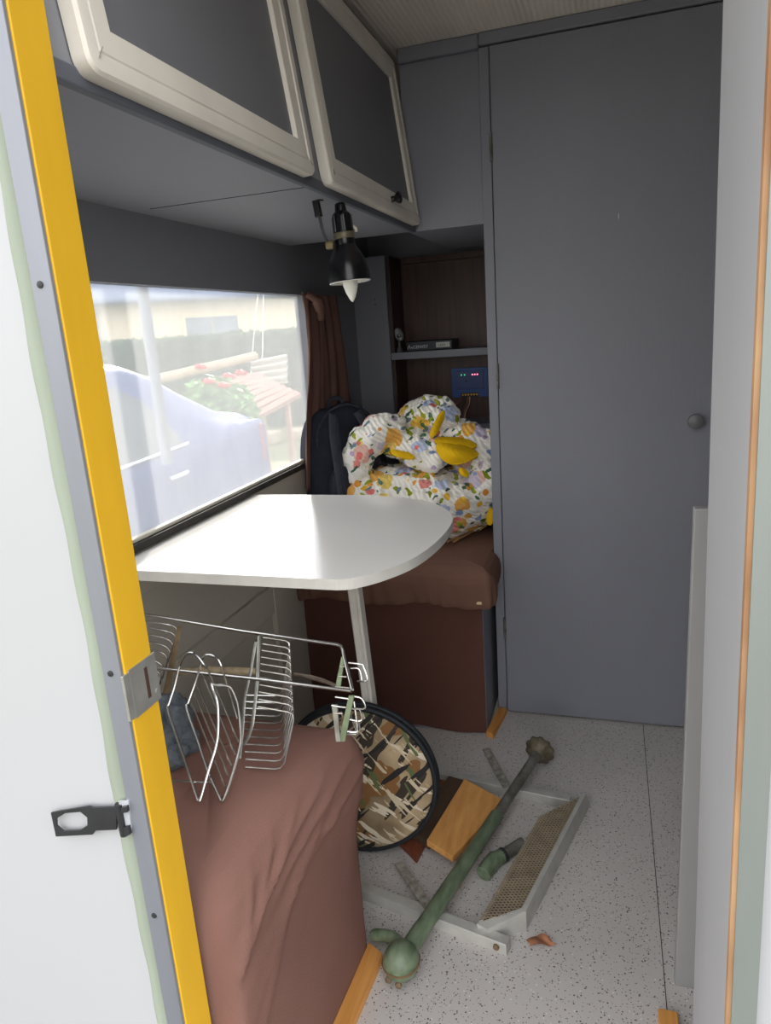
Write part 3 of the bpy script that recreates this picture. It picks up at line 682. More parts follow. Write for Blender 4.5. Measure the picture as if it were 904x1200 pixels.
CC = thing('charge_controller', 'blue solar charge controller with lit indicators screwed to the niche back', 'electronics', (-.475, 2.585, .87))
BLUE = mat('blue_plastic', (30, 72, 142), .45, .06)
x0, x1, z0, z1 = -.541, -.411, .868, .972
bm = prism([(x0, 2.585, z0), (x0, 2.585, z1), (x1, 2.585, z1), (x1, 2.585, z0), (x1-.034, 2.585, z0), (x1-.034, 2.585, z0+.016), (x0+.030, 2.585, z0+.016), (x0+.030, 2.585, z0)], (0, -.026, 0))
obj('case', bm, BLUE, CC)
obj('front_plate', box(x0+.014, x1-.014, 2.5575, 2.5595, z0+.026, z1-.010, bev=.001), mat('dark_blue_plate', (26, 58, 118), .4), CC)
tb = obj('terminal_block', box(x0+.031, x1-.035, 2.563, 2.584, z0+.001, z0+.015), mat('dark_terminal', (28, 28, 30), .5), CC)
for k in range(6):
    xx = x0+.037+k*.0105
    obj('terminal_screw', lathe([(.0036, 0), (.0036, .001), (.001, .0012)], 10, axis_matrix((xx, 2.5628, z0+.008), (0, -1, 0))), mat('brass_screw', (190, 140, 60), .35, metal=.7), tb)
for xx, c, nm in ((x0+.036, (90, 220, 150), 'green'), (x0+.048, (90, 220, 150), 'green'), (x0+.076, (255, 120, 150), 'red'), (x0+.085, (255, 120, 150), 'red'), (x0+.094, (255, 120, 150), 'red')):
    obj('indicator_light', lathe([(.0025, 0), (.0022, .0012), (.0005, .0018)], 10, axis_matrix((xx, 2.5574, z1-.024), (0, -1, 0))), emit(nm+'_led', c, 3.0 if nm == 'red' else 1.2), CC)
obj('button', lathe([(.0025, 0), (.002, .0015)], 10, axis_matrix((x0+.053, 2.5574, z1-.046), (0, -1, 0))), BLACKP, CC)
for pts, c, r in (([(x0+.038, 2.568, z0+.002), (x0+.02, 2.56, z0-.02), (x0-.012, 2.55, z0-.036), (x0-.03, 2.55, z0-.058)], (128, 40, 44), .0024),
                  ([(x0+.062, 2.568, z0+.002), (x0+.060, 2.56, z0-.025), (x0+.048, 2.555, z0-.05), (x0+.043, 2.55, z0-.075)], (214, 190, 168), .0018),
                  ([(x0+.056, 2.568, z0+.002), (x0+.052, 2.56, z0-.025), (x0+.044, 2.555, z0-.045), (x0+.040, 2.55, z0-.072)], (150, 96, 66), .0018),
                  ([(x0+.048, 2.568, z0+.002), (x0+.036, 2.56, z0-.03), (x0+.03, 2.55, z0-.06)], (24, 24, 26), .0024)):
    obj('lead', sweep(smoothpath(pts), r, seg=8), mat('wire_insulation', c, .5), CC, True)

# =================================================================== wire dish rack on the near bench
RK = thing('dish_rack', 'chrome wire dish rack with baskets lying askew on the brown bench', 'rack', (-.53, .85, .499))
R1 = .0026
obj('frame_rod', sweep([(-0.811, 0.985, 0.668), (-0.78, 0.98, 0.666), (-0.565, 0.947, 0.662), (-0.387, 0.914, 0.666), (-0.381, 0.912, 0.665), (-0.377, 0.908, 0.661), (-0.372, 0.9, 0.651), (-0.345, 0.853, 0.627)], R1, seg=10), CHROME, RK, True)
obj('frame_rod', sweep([(-0.776, 0.915, 0.601), (-0.719, 0.91, 0.602), (-0.513, 0.879, 0.616), (-0.346, 0.852, 0.626)], R1, seg=10), CHROME, RK, True)
# left basket
LBK = [((-0.79, 0.972, 0.657), (-0.724, 0.972, 0.653), (-0.71, 0.972, 0.644), (-0.716, 0.97, 0.622)), ((-0.782, 0.962, 0.651), (-0.722, 0.962, 0.645), (-0.707, 0.962, 0.635), (-0.714, 0.96, 0.614)),
       ((-0.774, 0.952, 0.643), (-0.722, 0.952, 0.637), (-0.708, 0.952, 0.626), (-0.714, 0.95, 0.606)), ((-0.769, 0.942, 0.633), (-0.722, 0.942, 0.629), (-0.708, 0.942, 0.618), (-0.714, 0.94, 0.598)),
       ((-0.761, 0.932, 0.624), (-0.721, 0.932, 0.621), (-0.708, 0.932, 0.611), (-0.713, 0.93, 0.591)), ((-0.748, 0.922, 0.614), (-0.722, 0.922, 0.608), (-0.71, 0.922, 0.597), (-0.715, 0.92, 0.578)),
       ((-0.747, 0.913, 0.601), (-0.721, 0.913, 0.597), (-0.711, 0.913, 0.587), (-0.716, 0.912, 0.571))]
for p in LBK: obj('basket_wire', sweep(smoothpath(p, 4), .0015, seg=6), CHROME, RK, True)
obj('rusty_strip', prism([(-0.706, 0.97, 0.652), (-0.699, 0.97, 0.654), (-0.701, 0.905, 0.545), (-0.713, 0.905, 0.544)], (.002, .0006, 0)), RUST, RK)
# plate cradle: two bent loops and ribs
obj('cradle_wire', sweep(smoothpath([(-0.593, 0.873, 0.631), (-0.599, 0.875, 0.635), (-0.609, 0.878, 0.645), (-0.62, 0.88, 0.651), (-0.634, 0.882, 0.647), (-0.645, 0.882, 0.633), (-0.649, 0.88, 0.623), (-0.654, 0.868, 0.596), (-0.655, 0.85, 0.577), (-0.653, 0.842, 0.57),
     (-0.625, 0.815, 0.545), (-0.59, 0.782, 0.519), (-0.558, 0.752, 0.492), (-0.554, 0.75, 0.489), (-0.552, 0.752, 0.491), (-0.548, 0.772, 0.519), (-0.545, 0.796, 0.546), (-0.545, 0.808, 0.567), (-0.549, 0.822, 0.602), (-0.56, 0.832, 0.619), (-0.564, 0.836, 0.627)], 5), .0021, seg=8), CHROME, RK, True)
obj('cradle_wire', sweep(smoothpath([(-0.566, 0.872, 0.637), (-0.574, 0.876, 0.647), (-0.589, 0.88, 0.65), (-0.604, 0.882, 0.644), (-0.611, 0.88, 0.626), (-0.618, 0.872, 0.603), (-0.625, 0.858, 0.578), (-0.624, 0.85, 0.57), (-0.589, 0.816, 0.542), (-0.556, 0.783, 0.517), (-0.524, 0.757, 0.493), (-0.52, 0.755, 0.49),
     (-0.516, 0.757, 0.493), (-0.51, 0.785, 0.526), (-0.509, 0.806, 0.55), (-0.511, 0.815, 0.571), (-0.518, 0.828, 0.596), (-0.525, 0.834, 0.612), (-0.535, 0.838, 0.623), (-0.555, 0.836, 0.625), (-0.564, 0.836, 0.627)], 5), .0021, seg=8), CHROME, RK, True)
for p in [((-0.613, 0.85, 0.581), (-0.52, 0.768, 0.503)), ((-0.612, 0.858, 0.593), (-0.518, 0.777, 0.514)), ((-0.611, 0.866, 0.602), (-0.516, 0.786, 0.525)), ((-0.605, 0.876, 0.618), (-0.514, 0.796, 0.537)),
          ((-0.593, 0.873, 0.631), (-0.512, 0.806, 0.552)), ((-0.566, 0.872, 0.637), (-0.519, 0.822, 0.58)), ((-0.613, 0.768, 0.5), (-0.543, 0.77, 0.505))]:
    obj('cradle_rib', sweep([p[0], (Vector(p[0])+Vector(p[1]))/2, p[1]], .0015, seg=6), CHROME, RK, True)
# middle basket
TL0, TR0, BR0, BL0 = [Vector(p) for p in ((-0.528, 0.942, 0.656), (-0.479, 0.942, 0.652), (-0.5, 0.93, 0.56), (-0.569, 0.93, 0.555))]
TL1, TR1, BR1, BL1 = [Vector(p) for p in ((-0.495, 0.845, 0.59), (-0.435, 0.845, 0.585), (-0.451, 0.816, 0.508), (-0.512, 0.816, 0.504))]
for i in range(11):
    t = i/10; a, b, c, d = (p.lerp(q, t) for p, q in ((TL0, TL1), (TR0, TR1), (BR0, BR1), (BL0, BL1)))
    k1, k2 = b.lerp(a, .18), b.lerp(c, .12); k3, k4 = c.lerp(b, .12), c.lerp(d, .18)
    obj('basket_wire', sweep([a, k1, b.lerp(k1.lerp(k2, .5), .5), k2, k3, c.lerp(k3.lerp(k4, .5), .5), k4, d], .0014, seg=6), CHROME, RK, True)
obj('flat_strip', sweep([(-0.532, 0.938, 0.66), (-0.511, 0.879, 0.613), (-0.506, 0.85, 0.579), (-0.507, 0.842, 0.561), (-0.513, 0.836, 0.542), (-0.521, 0.832, 0.53)], .0028, .0008, seg=8, upv=(0, -.7, .7)), DULL, RK, True)
obj('flat_strip', sweep([(-0.543, 0.944, 0.646), (-0.544, 0.92, 0.608), (-0.55, 0.9, 0.568), (-0.543, 0.87, 0.529), (-0.535, 0.835, 0.493)], .0026, .0008, seg=8, upv=(0, -.7, .7)), DULL, RK, True)
# end basket
obj('end_plate', prism([(-0.378, 0.85, 0.602), (-0.37, 0.85, 0.603), (-0.363, 0.835, 0.553), (-0.37, 0.835, 0.552)], (.0006, .002, 0)), DULL, RK)
obj('end_plate', prism([(-0.351, 0.852, 0.618), (-0.343, 0.852, 0.619), (-0.357, 0.836, 0.553), (-0.366, 0.836, 0.552)], (.0006, .002, 0)), GREENISH, RK)
obj('end_plate', prism([(-0.379, 0.905, 0.651), (-0.374, 0.905, 0.651), (-0.377, 0.885, 0.611), (-0.385, 0.885, 0.61)], (.0006, .002, 0)), GREENISH, RK)
for p in [((-0.372, 0.852, 0.614), (-0.351, 0.852, 0.613)), ((-0.378, 0.85, 0.601), (-0.365, 0.85, 0.6), (-0.356, 0.85, 0.6)), ((-0.373, 0.846, 0.591), (-0.36, 0.846, 0.592)), ((-0.38, 0.9, 0.638), (-0.372, 0.9, 0.638)), ((-0.381, 0.893, 0.625), (-0.368, 0.893, 0.625)), ((-0.385, 0.886, 0.611), (-0.362, 0.886, 0.611)),
          ((-0.363, 0.892, 0.649), (-0.344, 0.892, 0.648), (-0.34, 0.892, 0.645), (-0.333, 0.885, 0.627), (-0.349, 0.885, 0.624)), ((-0.36, 0.89, 0.641), (-0.346, 0.89, 0.641), (-0.341, 0.885, 0.626)),
          ((-0.345, 0.855, 0.616), (-0.333, 0.856, 0.613), (-0.328, 0.855, 0.601), (-0.333, 0.853, 0.598), (-0.348, 0.85, 0.599)), ((-0.337, 0.854, 0.598), (-0.333, 0.852, 0.585), (-0.338, 0.85, 0.58), (-0.352, 0.846, 0.584)),
          ((-0.34, 0.85, 0.582), (-0.336, 0.846, 0.57), (-0.341, 0.845, 0.565), (-0.356, 0.842, 0.566)), ((-0.345, 0.855, 0.608), (-0.34, 0.846, 0.566), (-0.345, 0.844, 0.561), (-0.356, 0.84, 0.563)), ((-0.351, 0.853, 0.586), (-0.341, 0.846, 0.565))]:
    obj('basket_wire', sweep(smoothpath(p, 4) if len(p) > 2 else list(p), .0014, seg=6), CHROME, RK, True)

# grey towel under the rack
TW = None
tb_ = bmesh.new(); qb = tb_
lump((-.665, .842, .512), (.050, .045, .024), .9, (0, .1, .3)); lump((-.690, .885, .528), (.040, .036, .036), .9, (0, .3, .2)); lump((-.645, .81, .51), (.036, .03, .020), .9); lump((-.66, .872, .530), (.026, .022, .030), .9, (.4, .3, .2))
to = obj('towel', tb_, TOWEL)
md = to.modifiers.new('r', 'REMESH'); md.mode = 'VOXEL'; md.voxel_size = .0035
md = to.modifiers.new('s', 'SMOOTH'); md.iterations = 2
tx3 = bpy.data.textures.new('towel_crumple', 'CLOUDS'); tx3.noise_scale = .022; tx3.noise_depth = 2
md = to.modifiers.new('d', 'DISPLACE'); md.texture = tx3; md.strength = .022; md.mid_level = .5
finish(to, 1); tag(to, 'crumpled grey terry towel under the dish rack on the bench', 'towel')
# twigs lying across the back of the bench
tag(obj('branch', sweep(smoothpath([(-0.787, 1.059, 0.512), (-0.735, 1.074, 0.514), (-0.688, 1.083, 0.512), (-0.634, 1.09, 0.511)]), [.0065]*6+[.007]*6+[.0075]*6+[.006], seg=9), mat('pale_bark', (186, 166, 136), .9, .3, 60, bump=.5, bscale=90), None, True), 'pale bare branch lying on the bench behind the plate cradle', 'branch')
tag(obj('branch', sweep(smoothpath([(-0.558, 1.098, 0.508), (-0.525, 1.089, 0.51), (-0.487, 1.08, 0.508), (-0.46, 1.069, 0.506)]), [.003]*6+[.004]*6+[.0035]*6+[.002], seg=8), mat('dark_bark', (110, 96, 84), .9, .3, 60), None, True), 'thin dark twig on the bench near the table leg', 'branch')

# =================================================================== things on the floor
CD = thing('round_bag', 'round flat camouflage-print case with black rim standing behind the bench', 'bag', (-.51, 1.262, 0))
cc = Vector((-.512, 1.262, .180)); Mc = axis_matrix(cc, (.10, -1, .05))
obj('camo_face', lathe([(.0005, .030), (.08, .029), (.13, .026), (.158, .019), (.166, .012), (.166, -.012), (.158, -.019), (.08, -.028), (.0005, -.03)], 56, Mc), CAMO, CD, 'all')
RIMB = mat('black_rim_binding', (24, 28, 34), .6, .2, 60)
for n_, rr in ((.010, .169), (-.006, .171)):
    obj('black_rim', sweep([Mc @ Vector((rr*math.cos(a), rr*math.sin(a), n_)) for a in [2*math.pi*k/64 for k in range(64)]], .0065, seg=8, upv=(0, -1, 0), closed=True), RIMB, CD, 'all')

def board(name, poly, z0, th, m, label, tilt=None):
    bm = prism([(x, y, z0) for x, y in poly], (0, 0, th)); bevel_all(bm, .0012, 1)
    if tilt:
        for v in bm.verts: v.co.z += tilt[0]*(v.co.x-tilt[2])+tilt[1]*(v.co.y-tilt[3])
    return tag(obj(name, bm, m), label, 'board', 'wood offcuts on the floor')
board('board', [(-.452, 1.292), (-.385, 1.235), (-.355, 1.505), (-.415, 1.518)], 0, .017, REDW, 'red-brown board offcut flat on the floor under the other boards')
board('board', [(-.425, 1.300), (-.362, 1.262), (-.318, 1.498), (-.372, 1.512)], .0175, .014, DARKW, 'dark-stained board offcut with pale sawn end between two boards')
board('board', [(-.366, 1.255), (-.303, 1.228), (-.222, 1.445), (-.328, 1.492)], .0335, .015, PINE, 'light orange pine board offcut leaning on the dark board', (-.13, 0, -.366, 1.36))
tag(obj('wood_chip', prism([(-.312, 1.185, 0), (-.290, 1.176, 0), (-.280, 1.196, 0), (-.300, 1.206, 0)], (0, 0, .007)), PINE), 'small pine chip on the floor beside the green fitting', 'wood chip')

ST = thing('folding_step', 'aluminium fold-out caravan step with mesh tread lying on the floor', 'step', (-.2, 1.3, 0))
ALS = mat('scuffed_aluminium', (190, 188, 181), .42, .12, 30, metal=.25)
FA, FB = Vector((-.40, 1.535, .0125)), Vector((-.075, 1.492, .0125)); NA, NB_ = Vector((-.50, 1.132, .0125)), Vector((-.165, 1.058, .0125))
obj('rail', beam(FA, FB, .022, .025), ALS, ST); nr = obj('rail', beam(NA, NB_, .022, .025), ALS, ST)
obj('bolt', lathe([(.006, 0), (.006, .004), (.003, .006)], 8, axis_matrix((-.186, 1.0515, .014), (-.2, -1, 0))), RUST, nr)
def frustum(top, bot):
    bm = bmesh.new(); A = [bm.verts.new(p) for p in bot]; B = [bm.verts.new(p) for p in top]
    bm.faces.new(A[::-1]); bm.faces.new(B)
    for i in range(4): bm.faces.new((A[i], A[(i+1) % 4], B[(i+1) % 4], B[i]))
    return bm
TQ = [Vector(p) for p in ((-.221, 1.078, .038), (-.139, 1.393, .038), (-.052, 1.485, .038), (-.146, 1.114, .038))]
# expanded mesh tread, clipped to its outline
bm = bmesh.new(); e1 = (TQ[1]-TQ[0]).normalized(); e2 = Vector((e1.y, -e1.x, 0))
def inside_span(o, d):
    ts = []
    for a, b in zip(TQ, TQ[1:]+TQ[:1]):
        ed = b-a; den = d.x*ed.y-d.y*ed.x
        if abs(den) < 1e-9: continue
        t = ((a.x-o.x)*ed.y-(a.y-o.y)*ed.x)/den; s = ((a.x-o.x)*d.y-(a.y-o.y)*d.x)/den
        if 0 <= s <= 1: ts.append(t)
    return (min(ts), max(ts)) if len(ts) >= 2 else None
for ang in (.52, -.52):
    d = (e2*math.cos(ang)+e1*math.sin(ang)).normalized(); q = Vector((-d.y, d.x, 0))
    for k in range(-80, 81):
        o_ = TQ[0].lerp(TQ[2], .5)+q*(k*.0062); sp_ = inside_span(o_, d)
        if sp_: prism([o_+d*sp_[0]+q*a+Vector((0, 0, b+ (0 if ang > 0 else .0006))) for a, b in ((-.0008, 0), (.0008, 0), (.0008, .002), (-.0008, .002))], d*(sp_[1]-sp_[0]), bm)
obj('tread_mesh', bm, mat('dirty_mesh', (172, 156, 132), .5, .2, 40, metal=.3), ST)
obj('tread_pan', prism([p-Vector((0, 0, .005)) for p in TQ], (0, 0, .002)), mat('dark_pan', (92, 80, 66), .7, .2, 30), ST)
obj('tread_edge', frustum([(-.147, 1.121, .043), (-.048, 1.496, .043), (-.040, 1.492, .043), (-.139, 1.116, .043)], [(-.150, 1.125, 0), (-.052, 1.500, 0), (-.031, 1.506, 0), (-.138, 1.113, 0)]), ALS, ST)
obj('tread_edge', frustum([(-.225, 1.074, .036), (-.147, 1.121, .043), (-.139, 1.116, .043), (-.205, 1.066, .034)], [(-.225, 1.076, 0), (-.150, 1.125, 0), (-.138, 1.113, 0), (-.195, 1.072, 0)]), ALS, ST)
obj('tread_edge', prism([(-.139, 1.393, .006), (-.135, 1.392, .006), (-.215, 1.082, .006), (-.221, 1.078, .006)], (0, 0, .032)), ALS, ST)
obj('tread_edge', prism([(-.139, 1.393, .006), (-.052, 1.485, .006), (-.050, 1.490, .006), (-.143, 1.397, .006)], (0, 0, .032)), ALS, ST)
FLT = mat('pitted_flat_bar', (178, 174, 164), .6, .25, 70, metal=.25, rgb2=(120, 112, 100))
obj('hinge_arm', beam((-.301, 1.653, .026), (-.226, 1.498, .028), .020, .004, (0, 0, 1)), FLT, ST)
obj('hinge_arm', beam((-.416, 1.202, .026), (-.318, 1.092, .028), .020, .004, (0, 0, 1)), FLT, ST)

PJ = thing('post', 'heavy green and bare steel post with round flange lying across the step', 'post', (-.25, 1.3, 0))
a, b = Vector((-.340, .957, .0425)), Vector((-.158, 1.640, .050)); d = (b-a).normalized(); Lp = (b-a).length
Mp = axis_matrix(a, d)
obj('green_tube', lathe([(.0165, .0), (.0165, Lp*.10), (.0155, Lp*.12), (.0150, Lp*.60), (.0135, Lp*.605)], 24, Mp), GREENP, PJ, True)
obj('steel_tube', lathe([(.0115, Lp*.58), (.0115, Lp*.93), (.0145, Lp*.94), (.0145, Lp*.985)], 24, Mp), STEEL, PJ, True)
kn = sup(a, (.0315, .0315, .034), .95, Mp.to_3x3(), 32, 20)
kb = obj('ball_head', kn, GREENP, PJ, 'all')
obj('head_seam', sweep([Mp @ Vector((.0318*math.cos(t), .0, .0342*math.sin(t))) for t in [2*math.pi*k/32 for k in range(32)]], .0022, seg=6, closed=True), mat('rust_seam', (112, 86, 56), .8), kb)
for off in ((-.010, .020, -.027), (.010, .022, -.026)):
    obj('bolt', lathe([(.006, 0), (.006, .005), (.003, .007)], 6, axis_matrix(Mp @ Vector(off), (-.2, -.8, .5))), RUST, kb)
fl_ = bmesh.new()
prof = [(.0155, Lp*.955), (.020, Lp*.96), (.033, Lp*.985), (.036, Lp*.99), (.036, Lp*1.0), (.0005, Lp*1.0)]
lathe(prof, 40, Mp, fl_)
fl_.verts.ensure_lookup_table()
for i, v in enumerate(fl_.verts):
    r_ = i//40; k = i % 40
    if r_ in (2, 3, 4): v.co += (v.co-(a+d*(v.co-a).dot(d))).normalized()*(.0022 if (k//2) % 2 else -.0015)
obj('flange', fl_, mat('rusty_flange', (120, 112, 94), .6, .3, 50, metal=.3, rgb2=(78, 66, 50)), PJ, True)
obj('side_stub', sweep(smoothpath([(-.345, .985, .046), (-.372, 1.002, .042), (-.398, 1.008, .034), (-.408, 1.012, .028)]), .011, seg=12), GREENP, PJ, True)

EL_ = thing('elbow_fitting', 'short green elbow fitting with bare steel pipe stub beside the post', 'fitting', (-.215, 1.27, 0))
obj('pipe_stub', lathe([(.0125, 0), (.0125, .072), (.0105, .073), (.0105, .06)], 18, axis_matrix((-.214, 1.272, .0150), (.62, .78, .02))), STEEL, EL_, True)
obj('elbow', sweep(smoothpath([(-.205, 1.283, .0165), (-.222, 1.262, .0175), (-.232, 1.238, .017), (-.238, 1.220, .0165)]), [.015]*5+[.017]*8+[.016]*6, seg=16), GREENP, EL_, True)
obj('collar', lathe([(.0155, 0), (.0158, .008), (.014, .009)], 18, axis_matrix((-.2085, 1.279, .0162), (.62, .78, .02))), BLACKM, EL_, True)

lf = grid(lambda u, v: (-.132+.050*u+.004*math.sin(v*6), 1.075+.026*v*math.sin(math.pi*min(1, u*.9+.12))+.012*u, .002+.007*abs(math.sin(u*4+v*2))), 14, 8)
tag(obj('dry_leaf', lf, mat('dry_leaf', (150, 100, 72), .9, .3, 60), None, 'all'), 'curled dry brown leaf on the floor beside the step', 'leaf')
tag(obj('cable', sweep(smoothpath([(-.60, 1.742, .005), (-.565, 1.740, .005), (-.535, 1.735, .005), (-.522, 1.725, .005), (-.53, 1.700, .005), (-.545, 1.68, .005)]), .0035, seg=8), CORDW, None, True), 'white cable loop on the floor at the foot of the rear bench', 'cable')
# padlock hasp on the outer wall
HS = thing('hasp', 'black steel padlock hasp swung open on the white outer wall', 'hasp', (-.505, .555, .64))
hp = [(-0.607, 0.551, 0.611), (-0.607, 0.551, 0.579), (-0.553, 0.551, 0.591), (-0.548, 0.551, 0.597), (-0.519, 0.551, 0.603), (-0.513, 0.551, 0.633), (-0.546, 0.551, 0.627), (-0.552, 0.551, 0.628)]
hole = [(-0.601, 0.551, 0.604), (-0.603, 0.551, 0.594), (-0.595, 0.551, 0.588), (-0.571, 0.551, 0.593), (-0.558, 0.551, 0.602), (-0.556, 0.551, 0.613), (-0.564, 0.551, 0.619), (-0.586, 0.551, 0.614)]
bm = bmesh.new(); 
A_ = [bm.verts.new(p) for p in hp]; B_ = [bm.verts.new(p) for p in hole]
es = [bm.edges.new((q[i], q[(i+1) % len(q)])) for q in (A_, B_) for i in range(len(q))]
bmesh.ops.triangle_fill(bm, edges=es, use_beauty=True)
r = bmesh.ops.extrude_face_region(bm, geom=bm.faces[:])
for e in r['geom']:
    if isinstance(e, bmesh.types.BMVert): e.co.y -= .0025
obj('strap', bm, BLACKM, HS)
obj('hinge_barrel', sweep([(-0.511, 0.551, 0.636), (-0.511, 0.551, 0.596)], .0048, seg=12), BLACKM, HS, True)
bs = obj('hinge_leaf', prism([(-0.51, 0.552, 0.64), (-0.497, 0.552, 0.642), (-0.501, 0.552, 0.599), (-0.512, 0.552, 0.595)], (0, -.002, 0)), mat('worn_bright_steel', (206, 208, 214), .35, .2, 60, metal=.4), HS)
obj('black_knuckle', prism([(-0.505, 0.55, 0.635), (-0.497, 0.55, 0.638), (-0.497, 0.55, 0.631), (-0.506, 0.55, 0.628)], (0, -.004, 0)), BLACKM, HS)
obj('black_knuckle', prism([(-0.507, 0.55, 0.609), (-0.5, 0.55, 0.612), (-0.499, 0.55, 0.602), (-0.507, 0.55, 0.598)], (0, -.004, 0)), BLACKM, HS)

# =================================================================== outside the window
GRASS = mat('lawn', (84, 104, 52), .95, .2, 1.2, rgb2=(120, 108, 78))
struct('ground', box(-60, 40, -25, 70, -.65, -.45), GRASS)
struct('bounce_gravel_strip', prism([(-2.3, -12, -.45), (9, -12, -.45), (9, 8, -.45), (-2.3, 8, -.45)], (0, 0, .012)), mat('bounce_gravel', (88, 86, 80), .95, .15, 30), None)  # grey ground added by the doorway to keep light bounced off it neutral
tag(obj('awning_pole', sweep([(-.955, 1.372, 1.832), (-.955, 1.366, .862)], .0125, seg=14), mat('grey_pole', (150, 156, 170), .5), None, True), 'grey awning pole hanging down outside the window', 'pole')
bpy.data.objects['awning_pole'].data.update()

CAR = thing('car', 'blue hatchback car parked outside the window', 'car', (-2.98, 2.4, -.45))
CARB = mat('blue_car_paint', (44, 60, 118), .35, .03, 3, spec=.3)
GLASS = mat('car_glass', (44, 54, 58), .08, .05, 3, spec=.8)
TIRE = mat('tyre', (36, 36, 38), .9)
ST_ = [  # y, bottom z, belt z, top z, half-width bottom/belt/top (roof edge)
 (.05, -.18, .14, .20, .62, .66, .50), (.25, -.24, .30, .36, .78, .80, .62), (.8, -.25, .44, .50, .82, .85, .70), (1.2, -.25, .50, .58, .82, .86, .72), (1.6, -.25, .53, .88, .82, .86, .62), (1.95, -.25, .545, 1.04, .82, .86, .60), (2.4, -.25, .55, 1.085, .82, .86, .60),
 (2.9, -.25, .56, 1.072, .82, .86, .60), (3.115, -.25, .57, 1.05, .82, .86, .60), (3.314, -.25, .58, .988, .82, .86, .61), (3.541, -.25, .60, .875, .82, .86, .63), (3.828, -.25, .62, .748, .81, .85, .66), (3.977, -.25, .63, .698, .80, .84, .68), (4.14, -.24, .63, .672, .79, .83, .70), (4.20, -.24, .60, .655, .78, .82, .70), (4.235, -.22, .45, .55, .74, .79, .70), (4.26, -.20, .30, .42, .70, .76, .68), (4.27, -.10, .15, .2, .60, .66, .6)]
XC = -2.98
v, f = [], []
for y, zb, ze, zt, wb_, we, wt in ST_:
    zm = zb+(ze-zb)*.55
    half = [(wb_*.9, zb), (wb_, zb+.07), (we+.012, zb+(ze-zb)*.3), (we+.018, zm), (we+.010, ze-.05), (we, ze), (we+(wt+.035-we)*.5, ze+(zt-.05-ze)*.5), (wt+.035, zt-.05), (wt+.01, zt-.018), (wt-.05, zt), (wt*.5, zt+.010), (wt*.2, zt+.012)]
    for x, z in half: v.append((XC+x, y, z))
    for x, z in half[::-1]: v.append((XC-x, y, z))
ns = 24
for i in range(len(ST_)-1):
    for k in range(ns): f.append((i*ns+k, i*ns+(k+1) % ns, (i+1)*ns+(k+1) % ns, (i+1)*ns+k))
f.append(tuple(range(ns))); f.append(tuple(range((len(ST_)-1)*ns, len(ST_)*ns)))
cb = obj('body', (v, f), CARB, CAR, 'all')
def side_pt(y, z):    # on the near flank above the belt
    for (y0, _, e0, t0, _, w0, u0), (y1, _, e1, t1, _, w1, u1) in zip(ST_, ST_[1:]):
        if y0 <= y <= y1:
            s_ = (y-y0)/(y1-y0); e, t, w_, u_ = e0+(e1-e0)*s_, t0+(t1-t0)*s_, w0+(w1-w0)*s_, u0+(u1-u0)*s_
            return Vector((XC+w_+(u_+.035-w_)*max(0, min(1, (z-e)/max(.05, t-.05-e)))+.002, y, z))
def side_glass(poly, name, m, depth=.012):
    obj(name, prism([side_pt(y, z) for y, z in poly], (depth, 0, .0)), m, CAR)
side_glass([(2.36, .585), (3.19, .615), (3.22, .665), (3.17, .77), (3.09, .86), (2.95, .94), (2.75, .985), (2.42, 1.0)], 'rear_side_window', GLASS)
side_glass([(1.55, .58), (2.28, .58), (2.34, 1.0), (2.12, .99), (1.80, .84)], 'front_side_window', GLASS)
obj('belt_trim', sweep([side_pt(1.6, .585)+Vector((.012, 0, 0)), side_pt(2.4, .585)+Vector((.012, 0, 0)), side_pt(3.25, .615)+Vector((.012, 0, 0))], .008, seg=8), mat('bright_trim', (230, 230, 230), .3), CAR)
obj('door_moulding', sweep([(XC+.885, 1.3, .20), (XC+.885, 2.4, .21), (XC+.885, 3.2, .22)], .014, seg=8), mat('pale_moulding', (210, 214, 226), .4), CAR)
obj('door_handle', sweep([(XC+.872, 3.02, .47), (XC+.886, 3.05, .475), (XC+.886, 3.15, .478), (XC+.872, 3.18, .475)], .012, seg=8), mat('handle_grey', (190, 194, 204), .4), CAR, True)
obj('tail_lamp', prism([(XC+.845, 4.10, .36), (XC+.80, 4.225, .34), (XC+.80, 4.20, .60), (XC+.84, 4.10, .60)], (.012, .008, 0)), mat('red_lamp', (178, 76, 76), .3), CAR)
obj('bumper', sweep(smoothpath([(XC+.78, 3.9, .02), (XC+.80, 4.12, .02), (XC+.70, 4.24, .02), (XC, 4.28, .02), (XC-.7, 4.24, .02)]), .07, .11, seg=12), CARB, CAR, 'all')
for y_ in (.95, 3.55):
    for sgn in (1, -1):
        Mw = axis_matrix((XC+sgn*.80, y_, -.17), (sgn, 0, 0))
        wh = obj('wheel', lathe([(.18, -.10), (.265, -.10), (.28, -.08), (.28, .06), (.265, .085), (.19, .085)], 32, Mw), TIRE, CAR, True)
        obj('hub_cap', lathe([(.19, .07), (.18, .088), (.10, .080), (.05, .092), (.0005, .094)], 32, Mw), mat('hub_silver', (190, 192, 196), .35, metal=.4), wh, True)
obj('rear_glass', prism([(XC-.5, 3.44, .935), (XC+.5, 3.44, .935), (XC+.56, 3.82, .765), (XC-.56, 3.82, .765)], (0, .008, .014)), GLASS, CAR)

